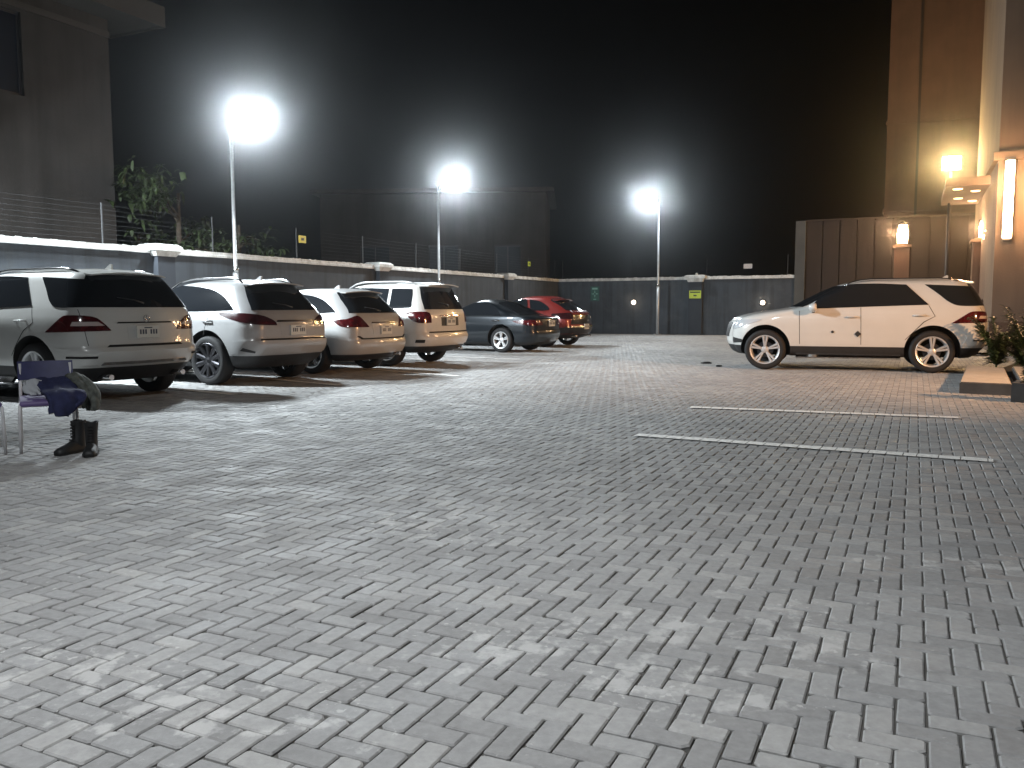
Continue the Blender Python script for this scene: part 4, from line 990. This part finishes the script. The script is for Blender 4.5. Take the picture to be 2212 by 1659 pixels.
def make_boot(label, loc, rot):
    t = thing('boot', label, 'boot', loc, rot, 'pair of black boots on the paving')
    # toe points to local -y
    secs = [(.0, .0, .048, .055), (.025, -.005, .05, .06), (.06, -.01, .052, .064), (.09, -.005, .052, .060), (.12, .012, .050, .054), (.16, .02, .050, .052), (.21, .02, .054, .056), (.25, .018, .058, .060)]
    bm = bmesh.new()
    # foot part lofted along its length, with a shaft rising at the heel
    foot = [(.085, .045, .04, .055), (.06, .048, .045, .075), (.02, .046, .05, .10), (-.03, .046, .052, .105), (-.08, .05, .052, .085), (-.13, .052, .048, .068), (-.175, .045, .040, .055), (-.20, .028, .028, .040)]
    prev = None
    for (y, hw, hc, top) in foot:
        ring = [bm.verts.new((hw*math.cos(a), y, .022+max(0, math.sin(a))*(top-.022) if math.sin(a) > 0 else .022+.0*math.sin(a)-.004)) for a in [2*math.pi*k/16 for k in range(16)]]
        if prev:
            for k in range(16): bm.faces.new((prev[k], prev[(k+1) % 16], ring[(k+1) % 16], ring[k]))
        else: bm.faces.new(ring)
        prev = ring
    bm.faces.new(prev[::-1])
    prev = None
    for (z, cy, rx, ry) in ((.03, .03, .044, .055), (.09, .03, .046, .062), (.14, .035, .047, .056), (.19, .038, .050, .056), (.24, .036, .055, .060), (.262, .034, .058, .063), (.262, .034, .046, .051), (.18, .036, .042, .046)):
        ring = [bm.verts.new((rx*math.cos(a), cy+ry*math.sin(a), z+.006*math.sin(3*a))) for a in [2*math.pi*k/18 for k in range(18)]]
        if prev:
            for k in range(18): bm.faces.new((prev[k], prev[(k+1) % 18], ring[(k+1) % 18], ring[k]))
        prev = ring
    bm.faces.new(prev)
    bmesh.ops.recalc_face_normals(bm, faces=bm.faces); link('upper', bm, M['leather'], t, smooth=True, autosharp=60)
    bm = bmesh.new(); pts = [(-.2, .02), (-.19, .035), (-.14, .056), (-.06, .054), (.02, .048), (.085, .048), (.095, .02)]
    poly = [(w, y) for y, w in pts]+[(-w, y) for y, w in pts[::-1]]
    a = [bm.verts.new((x, y, 0)) for x, y in poly]; b = [bm.verts.new((x, y, .024)) for x, y in poly]
    bm.faces.new(a); bm.faces.new(b)
    for k in range(len(poly)): bm.faces.new((a[k], a[(k+1) % len(poly)], b[(k+1) % len(poly)], b[k]))
    bmesh.ops.recalc_face_normals(bm, faces=bm.faces); link('sole', bm, M['sole'], t)
    bm = bmesh.new()
    for k in range(6):
        z = .10+k*.025; y = -.03 if k else -.045
        tube(bm, [(-.022, y, z), (.022, y+.002, z+.012)], .004, 6); tube(bm, [(.022, y, z), (-.022, y+.002, z+.012)], .004, 6)
    link('lace', bm, M['sole'], t)
    return t
make_boot('black lace-up boot nearer the chair legs, toe turned inward', (-3.66, 7.02, 0), R(-20))
make_boot('black lace-up boot on the aisle side of the pair', (-3.49, 6.94, 0), R(20))

# ------------------------------------------------------------------ slab, planter, plants, litter
sa = Vector((.80, -.60, 0)).normalized()
def quadblock(name, pts, z0, z1, material, top, label, cat, kind=None):
    bm = bmesh.new(); a = [bm.verts.new((x, y, z0)) for x, y in pts]; b = [bm.verts.new((x, y, z1)) for x, y in pts]
    bm.faces.new(a[::-1]); ft = bm.faces.new(b)
    n = len(pts)
    for k in range(n): bm.faces.new((a[k], a[(k+1) % n], b[(k+1) % n], b[k]))
    bmesh.ops.recalc_face_normals(bm, faces=bm.faces)
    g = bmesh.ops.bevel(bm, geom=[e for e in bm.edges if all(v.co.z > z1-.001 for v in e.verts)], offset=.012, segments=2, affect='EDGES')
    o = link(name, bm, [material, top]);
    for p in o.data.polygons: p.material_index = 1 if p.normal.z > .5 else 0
    tag(o, label, cat, None, kind); return o
quadblock('concrete_slab', [(6.22, 11.70), (6.74, 11.35), (8.38, 14.35), (8.15, 15.1)], 0, .16, M['slabdark'], M['slab'], 'low concrete slab with its top coloured as lit beside the planter', 'slab')
quadblock('kerb_block', [(6.84, 11.30), (7.15, 11.1), (8.85, 14.1), (8.48, 14.3)], 0, .19, M['slabdark'], M['slab'], 'raised kerb between the concrete slab and the planting', 'kerb')  # kerb repeats the lit top and shaded sides in its colours
pl = thing('planter', 'dark planter box in the corner by the concrete slab', 'planter', (6.30, 10.62, 0), math.atan2(sa.y, sa.x))
boxes('box_side', M['slabdark'], [(0, 2.4, 0, .08, 0, .24), (0, 2.4, .42, .5, 0, .24), (0, .08, .082, .418, 0, .24), (2.32, 2.4, .082, .418, 0, .24)], pl)
boxes('soil', M['soil'], [(.082, 2.318, .082, .418, .02, .20)], pl)
def leaf_mesh(bm, base, d, L, w, droop, rs):
    d = d.normalized(); side = d.cross(Vector((0, 0, 1)))
    if side.length < .05: side = Vector((1, 0, 0))
    side.normalize(); prev = None; n = 5
    for i in range(n+1):
        t = i/n; p = base+d*L*t+Vector((0, 0, -droop*L*t*t)); ww = w*math.sin(math.pi*min(1, .12+t*.88))**.8*.5+.001
        a, b, c = bm.verts.new(p-side*ww+Vector((0, 0, ww*.3))), bm.verts.new(p), bm.verts.new(p+side*ww+Vector((0, 0, ww*.3)))
        if prev: bm.faces.new((prev[0], prev[1], b, a)); bm.faces.new((prev[1], prev[2], c, b))
        prev = (a, b, c)
def palm_plant(loc, hh, n, label, seed, leafL=.5):
    rs = random.Random(seed); t = thing('leafy_plant', label, 'plant', loc, 0, 'leafy plants in the bed by the white car')
    bm = bmesh.new(); stems = []
    for k in range(n):
        a = rs.uniform(0, 2*math.pi); lean = rs.uniform(.15, .9); h = hh*rs.uniform(.45, 1.)
        pts = [Vector((0, 0, 0))]
        for q in range(1, 7):
            f = q/6; pts.append(Vector((math.cos(a)*lean*h*f*f*.75, math.sin(a)*lean*h*f*f*.75, h*(f-.25*lean*f*f))))
        stems.append(pts); tube(bm, pts, [.010*(1-.7*q/6) for q in range(7)], 5, False)
    link('stem', bm, M['leafpalm'], t)
    bm = bmesh.new()
    for pts in stems:
        for q in range(2, 7):
            dirn = (pts[q]-pts[q-1]).normalized(); sd = dirn.cross(Vector((0, 0, 1)));
            if sd.length < .01: sd = Vector((1, 0, 0))
            sd.normalize()
            for j in range(5):
                base = pts[q-1].lerp(pts[q], j/5)
                for sgn in (-1, 1):
                    leaf_mesh(bm, base, dirn*.6+sd*sgn*rs.uniform(.6, 1.2)+Vector((0, 0, rs.uniform(-.1, .35))), leafL*rs.uniform(.45, .8)*(1.05-q*.09), .045, rs.uniform(.2, .6), rs)
    link('foliage', bm, M['leafpalm'], t, smooth=True)
    return t
palm_plant((8.45, 14.72, .08), 1.15, 15, 'feathery green plant nearest the white car tail', 11, .42)
palm_plant((8.78, 14.45, .08), 1.0, 13, 'shorter feathery plant leaning over the kerb block', 12, .40)
palm_plant((6.62, 10.70, .2), .55, 9, 'small plant rising from the planter box', 14, .32)
palm_plant((9.15, 15.1, .08), 1.4, 14, 'tall feathery plant at the back of the bed', 13, .45)
bed = quadblock('planting_bed', [(8.25, 14.45), (10.2, 13.4), (11.6, 15.9), (9.9, 16.6)], 0, .1, M['slabdark'], M['soil'], 'dark soil bed under the feathery plants', 'bed', 'structure')
def litter(label, loc, s, seed, rz):
    rs = random.Random(seed); bm = bmesh.new(); bmesh.ops.create_icosphere(bm, subdivisions=3, radius=1)
    for v in bm.verts:
        n = v.co.copy(); v.co *= 1+.18*math.sin(3*n.x+2*n.y*3+seed)+.1*math.sin(7*n.y+4*n.z); v.co.x *= s; v.co.y *= s*.5; v.co.z = max(v.co.z, -.6)*s*.22+s*.13
    o = link('crumpled_litter', bm, M['blackplastic'], smooth=True, loc=loc, rotz=rz); tag(o, label, 'litter', 'dark scraps lying on the paving'); return o
litter('dark crumpled scrap lying in the aisle left of the white car', (4.17, 18.1, 0), .11, 2, .1)
litter('second smaller dark scrap, nearer the white car wheel', (4.22, 17.2, 0), .08, 5, .6)

# ------------------------------------------------------------------ neighbouring building and tree over the left wall
ax = -D; rz = math.atan2(ax.y, ax.x)            # local x runs away from the camera, local y = left, away from the lot
bo = Vector((-10.25, 22.2, 0))
nb = thing('neighbour_house', 'tall plain house with deep eaves behind the left wall', 'house', bo, rz)
# facade with a window opening: local y=0 faces the lot
zs0, zs1 = 6.1, 7.98
boxes('wall', M['stuccodark'], [(-14, -5.2, 0, .3, 0, 8.5), (-5.2, -2.35, 0, .3, 0, zs0), (-5.2, -2.35, 0, .3, zs1, 8.5), (-2.35, 0, 0, .3, 0, 8.5), (-.3, 0, .302, 9, 0, 8.5)], nb)
boxes('string_course', M['stucco'], [(-14, .0, -.05, -.002, 8.05, 8.2)], nb)
w = boxes('window', M['frame'], [(-5.2, -2.35, .08, .14, zs0, zs0+.06), (-5.2, -2.35, .08, .14, zs1-.06, zs1), (-5.2, -5.14, .08, .14, zs0+.062, zs1-.062), (-2.41, -2.35, .08, .14, zs0+.062, zs1-.062), (-3.8, -3.75, .08, .14, zs0+.062, zs1-.062)], nb)
boxes('pane', M['pane'], [(-5.14, -3.802, .10, .11, zs0+.062, zs1-.062), (-3.748, -2.412, .10, .11, zs0+.062, zs1-.062)], w)
rf = boxes('roof', M['stucco'], [(-14, .9, -.95, 9.6, 8.502, 8.72)], nb)
boxes('fascia', M['stucco'], [(-14, .93, -1.0, -.952, 8.44, 8.95), (.902, .95, -.95, 9.6, 8.44, 8.95)], rf)
def broad_tree(loc, label, R0, zc, rz_, n, seed, group=None):
    rs = random.Random(seed); t = thing('broadleaf_tree', label, 'tree', loc, 0, group)
    bm = bmesh.new(); tube(bm, [(0, 0, 0), (.05, .02, zc*.4), (-.04, .03, zc*.75), (0, 0, zc)], [.13, .10, .07, .04], 10)
    limbs = []
    for k in range(11):
        a = rs.uniform(0, 6.28); z0 = zc*rs.uniform(.45, .9); L = R0*rs.uniform(.6, 1.)
        e = Vector((math.cos(a)*L, math.sin(a)*L, z0+rz_*rs.uniform(-.5, .7))); m = Vector((math.cos(a)*L*.5, math.sin(a)*L*.5, (z0+e.z)/2+.12))
        tube(bm, [(0, 0, z0), m, e], [.04, .025, .01], 6); limbs.append((m, e))
    link('trunk', bm, M['bark'], t)
    bm = bmesh.new()
    for k in range(n):
        m, e = rs.choice(limbs); c = m.lerp(e, rs.uniform(.2, 1.15))+Vector((rs.gauss(0, .26), rs.gauss(0, .26), rs.gauss(0, .22)))
        for j in range(rs.randint(4, 8)):
            d = Vector((rs.gauss(0, 1), rs.gauss(0, 1), rs.gauss(-.1, .6))); 
            leaf_mesh(bm, c+d*.03, d, rs.uniform(.12, .22), rs.uniform(.06, .10), rs.uniform(.2, .8), rs)
    link('foliage', bm, M['leafbroad'], t, smooth=True)
    return t
broad_tree((-9.0, 23.2, 0), 'sparse broadleaf tree over the left wall, beside the first lamp pole', 1.6, 4.3, 1.4, 560, 3)
broad_tree((-10.6, 24.3, 0), 'low bushy tree over the wall in front of the tall house', 1.1, 3.3, .8, 300, 8)
broad_tree((-7.9, 24.8, 0), 'thin young tree behind the first lamp pole', .9, 3.6, .8, 130, 12)
# dim block beyond
fb = thing('distant_block', 'dim long flat-roofed block beyond the left wall', 'building', (-10.5, 47, 0), R(-4))
W = [(0, 12.4, 0, .3, 0, 2.8), (0, 12.4, 0, .3, 4.6, 7.4), (12.1, 12.4, .302, 8, 0, 7.4), (0, .3, .302, 8, 0, 7.4)]
xs = [0, 2.2, 3.8, 6.0, 7.6, 9.6, 11.0, 12.4]
for a, b in zip(xs[::2], xs[1::2]): W.append((a, b, 0, .3, 2.802, 4.598))
boxes('wall', M['stuccodark'], W, fb)
for a, b in zip(xs[1:-1:2], xs[2::2]):
    wn = boxes('window', M['frame'], [(a, b, .1, .16, 2.802, 2.88), (a, b, .1, .16, 4.52, 4.598), ((a+b)/2-.03, (a+b)/2+.03, .1, .16, 2.882, 4.518)], fb)
    boxes('pane', M['pane'], [(a, (a+b)/2-.032, .12, .13, 2.882, 4.518), ((a+b)/2+.032, b, .12, .13, 2.882, 4.518)], wn)
boxes('roof', M['roof'], [(-.4, 12.8, -.5, 8.3, 7.402, 7.6)], fb)

# ------------------------------------------------------------------ right hand side: annex, gate posts, lit building
an = thing('annex', 'tall brown panelled annex joined to the end of the far wall', 'building', C+E*10.7, math.atan2(E.y, E.x))
lst = []
x = .42
while x < 15: lst.append((x, x+.62, 0, .1, 0, 4.72)); x += .66
boxes('panel', M['annex'], lst+[(.42, 15.2, .102, .3, 0, 4.7)], an)
boxes('corner_post', M['annexpost'], [(0, .40, -.12, .3, 0, 4.76)], an)
boxes('top_rail', M['annex'], [(.402, 15.2, -.03, .3, 4.722, 4.80)], an)
def gate_post(label, x, y, z, w, rz_, lh, group='gate posts with lit lanterns'):
    t = thing('gate_post', label, 'gate post', (x, y, 0), rz_, group)
    boxes('shaft', M['brown'], [(-w/2, w/2, -w/2, w/2, 0, z-.12)], t, bev=.01)
    boxes('post_cap', M['cream'], [(-w/2-.06, w/2+.06, -w/2-.06, w/2+.06, z-.118, z-.03), (-w/2+.05, w/2-.05, -w/2+.05, w/2-.05, z-.028, z)], t)
    la = thing('post_lantern', 'lit glass lantern on top of the '+('slender farther' if z > 3.4 else 'wider nearer')+' gate post', 'lantern', (x, y, z), rz_, 'lanterns on the gate posts')
    bm = bmesh.new(); lathe(bm, [(.11, 0), (.16, .05), (.18, lh*.5), (.13, lh*.9), (.02, lh)], 20, 'z'); bmesh.ops.recalc_face_normals(bm, faces=bm.faces)
    link('globe', bm, M['warmled'], la, smooth=True)
    bm = bmesh.new()
    lathe(bm, [(.0, .001), (.20, .001), (.20, .03), (.12, .045)], 20, 'z')
    for k in range(4):
        a = k*math.pi/2; tube(bm, [(.19*math.cos(a), .19*math.sin(a), .02), (.20*math.cos(a), .20*math.sin(a), lh*.9)], .01, 6)
    lathe(bm, [(.21, lh*.9), (.22, lh*.93), (.05, lh*1.05), (0, lh*1.1)], 20, 'z')
    link('lantern_frame', bm, M['frame'], la)
    l = bpy.data.lights.new('lantern', 'POINT'); l.energy = 330; l.color = (1., .56, .28); l.shadow_soft_size = .15
    o = bpy.data.objects.new('lantern_light', l); col.objects.link(o); o.parent = la; o.location = (-.35, -.45, lh*.5)
gate_post('slender brown gate post farther back, with a tall lantern', 13.9, 30.4, 3.42, .50, R(-25), .75)
gate_post('wider brown gate post nearer the cream building', 15.05, 27.2, 3.36, .66, R(-25), .62)
# tall back building whose corner shows as a faint edge
bb = thing('hotel_block', 'tall brown rendered block glowing behind the gate posts', 'building', (16.6, 38.2, 0), R(-25.4))
boxes('wall', M['brown'], [(0, 16, 0, .3, 0, 15), (0, .3, .302, 9, 0, 15)], bb)
boxes('string_course', M['brown'], [(-.06, 16, -.06, -.002, 5.4, 5.55), (-.06, 16, -.06, -.002, 9.2, 9.35), (-.06, -.002, 0, 9, 5.4, 5.55), (-.06, -.002, 0, 9, 9.2, 9.35)], bb)
boxes('drainpipe', M['annex'], [(1.2, 1.3, -.11, -.004, 0, 15)], bb)
# near lit building at the picture edge
lb = thing('hotel_building', 'cream rendered building washed in warm lamp light at the picture edge', 'building', (12.55, 22.2, 0), R(-25.4))
boxes('wall', M['cream'], [(0, 12, 0, .35, 0, 15), (0, .35, .352, 9, 0, 15)], lb)
boxes('cornice', M['cream'], [(-.12, 12, -.12, -.002, 4.95, 5.15), (-.12, -.002, 0, 9, 4.95, 5.15)], lb)
boxes('plinth', M['brown'], [(-.05, 12, -.05, -.002, 0, .8)], lb)
cn = thing('entrance_canopy', 'flat entrance canopy with small downlights under it', 'canopy', (11.75, 22.6, 0), R(-25.4))
boxes('canopy_deck', M['brown'], [(-.3, .72, -.2, 4.4, 4.34, 4.56)], cn)
for x, y in ((.0, .4), (.45, 1.0), (.1, 2.6), (.5, 3.4)):
    bm = bmesh.new(); lathe(bm, [(.0001, 4.318), (.11, 4.318), (.12, 4.336)], 20, 'z'); o = link('downlight', bm, M['dimled'], cn); o.location = (x, y, 0)
# wall flood lamp (yellow) on a bracket of the back building and long wall light on the near one
fl = thing('flood_lamp', 'yellow floodlight glaring high between the buildings', 'lamp', (16.95, 33.2, 0), R(-25))
bm = bmesh.new(); tube(bm, [(0, 0, 0), (0, 0, 6.55)], .05, 12); link('pole', bm, M['frame'], fl)
bm = bmesh.new(); box(bm, -.34, .34, -.12, .08, 6.43, 6.97, bev=.02); link('lamp_head', bm, M['lamphousing'], fl)
bm = bmesh.new(); box(bm, -.30, .30, -.14, -.122, 6.47, 6.93); link('lens', bm, M['yellowled'], fl)
l = bpy.data.lights.new('flood', 'POINT'); l.energy = 2800; l.color = (1., .60, .24); l.shadow_soft_size = .2
o = bpy.data.objects.new('flood_light', l); col.objects.link(o); o.parent = fl; o.location = (0, -.5, 6.7)
wl = thing('wall_light', 'long glowing wall light on the cream building', 'lamp', (12.72, 21.98, 0), R(-25.4))
boxes('back_plate', M['frame'], [(-.12, .12, -.02, .06, 2.9, 5.0)], wl)
boxes('diffuser', M['warmled'], [(-.10, .10, -.16, -.022, 2.95, 4.9)], wl, bev=.02)
l = bpy.data.lights.new('wall_lamp', 'POINT'); l.energy = 420; l.color = (1., .56, .28); l.shadow_soft_size = .3
o = bpy.data.objects.new('wall_lamp_light', l); col.objects.link(o); o.parent = wl; o.location = (-.2, -.8, 4.2)
# string of small bulbs near the entrance
for i, (x, y, z, s) in enumerate(((14.15, 25.4, 3.45, .085), (14.42, 25.3, 3.62, .10), (14.42, 25.31, 3.86, .07), (14.32, 25.9, 3.30, .06))):
    t = thing('hanging_bulb', ['warm hanging bulb, lowest large one of the entrance cluster', 'brightest hanging bulb of the entrance cluster', 'small upper bulb of the entrance cluster', 'dimmest small bulb of the entrance cluster'][i], 'bulb', (x, y, z), 0, 'small bulbs hanging by the entrance')
    bm = bmesh.new(); lathe(bm, [(0, -s), (s*.7, -s*.7), (s, 0), (s*.6, s*.8), (s*.3, s*1.2), (0, s*1.25)], 14, 'z'); link('globe', bm, M['warmled'], t, smooth=True)
    bm = bmesh.new(); tube(bm, [(0, 0, s*1.2), (0, 0, 4.9-z)], .008, 5); link('cord', bm, M['frame'], t)
bm = bmesh.new(); tube(bm, [(13.3, 26.1, 4.9), (15.2, 25.0, 4.9)], .03, 8)
tube(bm, [(15.2, 25.0, 0), (15.2, 25.0, 4.9)], .04, 8); tube(bm, [(13.3, 26.1, 0), (13.3, 26.1, 4.9)], .04, 8)
tag(link('bulb_frame', bm, M['frame']), 'thin dark metal frame that carries the hanging bulbs', 'frame')
# distant mast with one small light
ms = thing('distant_mast', 'faint far mast with a single small light', 'mast', (48.0, 108, 0), 0)
bm = bmesh.new(); tube(bm, [(0, 0, 0), (0, 0, 32.5)], [.5, .3], 8); tube(bm, [(0, 0, 28.5), (0, 0, 32.5)], .45, 8); link('shaft', bm, M['annexpost'], ms)
bm = bmesh.new(); bmesh.ops.create_uvsphere(bm, u_segments=12, v_segments=8, radius=.28, matrix=Matrix.Translation((0, -.6, 27.3)) @ Matrix.Diagonal((.8, .8, 1.4, 1))); link('beacon', bm, M['farled'], ms, smooth=True)
# porch flood on the building side beside the camera, out of view, warms the right of the lot
pf = thing('porch_lamp', 'warm porch floodlight on its post beside the lot, out of view', 'lamp', (11.2, 7.5, 0), 0)
bm = bmesh.new(); tube(bm, [(0, 0, 0), (0, 0, 3.6)], .05, 12); link('pole', bm, M['galv'], pf)
bm = bmesh.new(); box(bm, -.3, -.05, -.2, .2, 3.4, 3.75, bev=.02); link('lamp_head', bm, M['lamphousing'], pf)
l = bpy.data.lights.new('porch', 'AREA'); l.size = .35; l.energy = 600; l.spread = R(75); l.color = (1., .52, .24)
o = bpy.data.objects.new('porch_light', l); col.objects.link(o); o.parent = pf; o.location = (-.34, 0, 3.55)
dv = Vector((5.6, 13.8, .4))-Vector((10.86, 7.5, 3.55)); o.rotation_euler = dv.to_track_quat('-Z', 'Y').to_euler()

# ------------------------------------------------------------------ lamp halo haze and sky
hz = bpy.data.materials.new('bloom_haze'); hz.use_nodes = True; nt = hz.node_tree
nt.nodes.remove(nt.nodes['Principled BSDF']); v = nt.nodes.new('ShaderNodeVolumePrincipled')
v.inputs['Color'].default_value = (.93, .96, 1, 1); v.inputs['Density'].default_value = .00115; v.inputs['Anisotropy'].default_value = .97  # haze added to stand in for lens bloom round the lamps
nt.links.new(v.outputs[0], nt.nodes['Material Output'].inputs['Volume'])
bm = bmesh.new(); box(bm, -60, 75, -20, 125, -1.1, 36); h = link('haze', bm, hz); tag(h, kind='stuff', label='thin haze volume added to halo the lamps like lens bloom')
wd = bpy.data.worlds.new('World'); sc.world = wd; wd.use_nodes = True; nt = wd.node_tree
sky = nt.nodes.new('ShaderNodeTexSky'); sky.sky_type = 'NISHITA'; sky.sun_disc = False; sky.sun_elevation = R(-4); sky.sun_rotation = R(200)
bg = nt.nodes['Background']; nt.links.new(sky.outputs[0], bg.inputs['Color']); bg.inputs['Strength'].default_value = .06

sc.view_settings.view_transform = 'Standard'; sc.view_settings.look = 'None'; sc.view_settings.exposure = -.75; sc.view_settings.gamma = 1
cy = sc.cycles; cy.use_denoising = True; cy.max_bounces = 6; cy.diffuse_bounces = 2; cy.glossy_bounces = 3; cy.transmission_bounces = 2; cy.volume_bounces = 0; cy.transparent_max_bounces = 4
cy.sample_clamp_indirect = 4; cy.use_light_tree = True; cy.caustics_reflective = False; cy.caustics_refractive = False
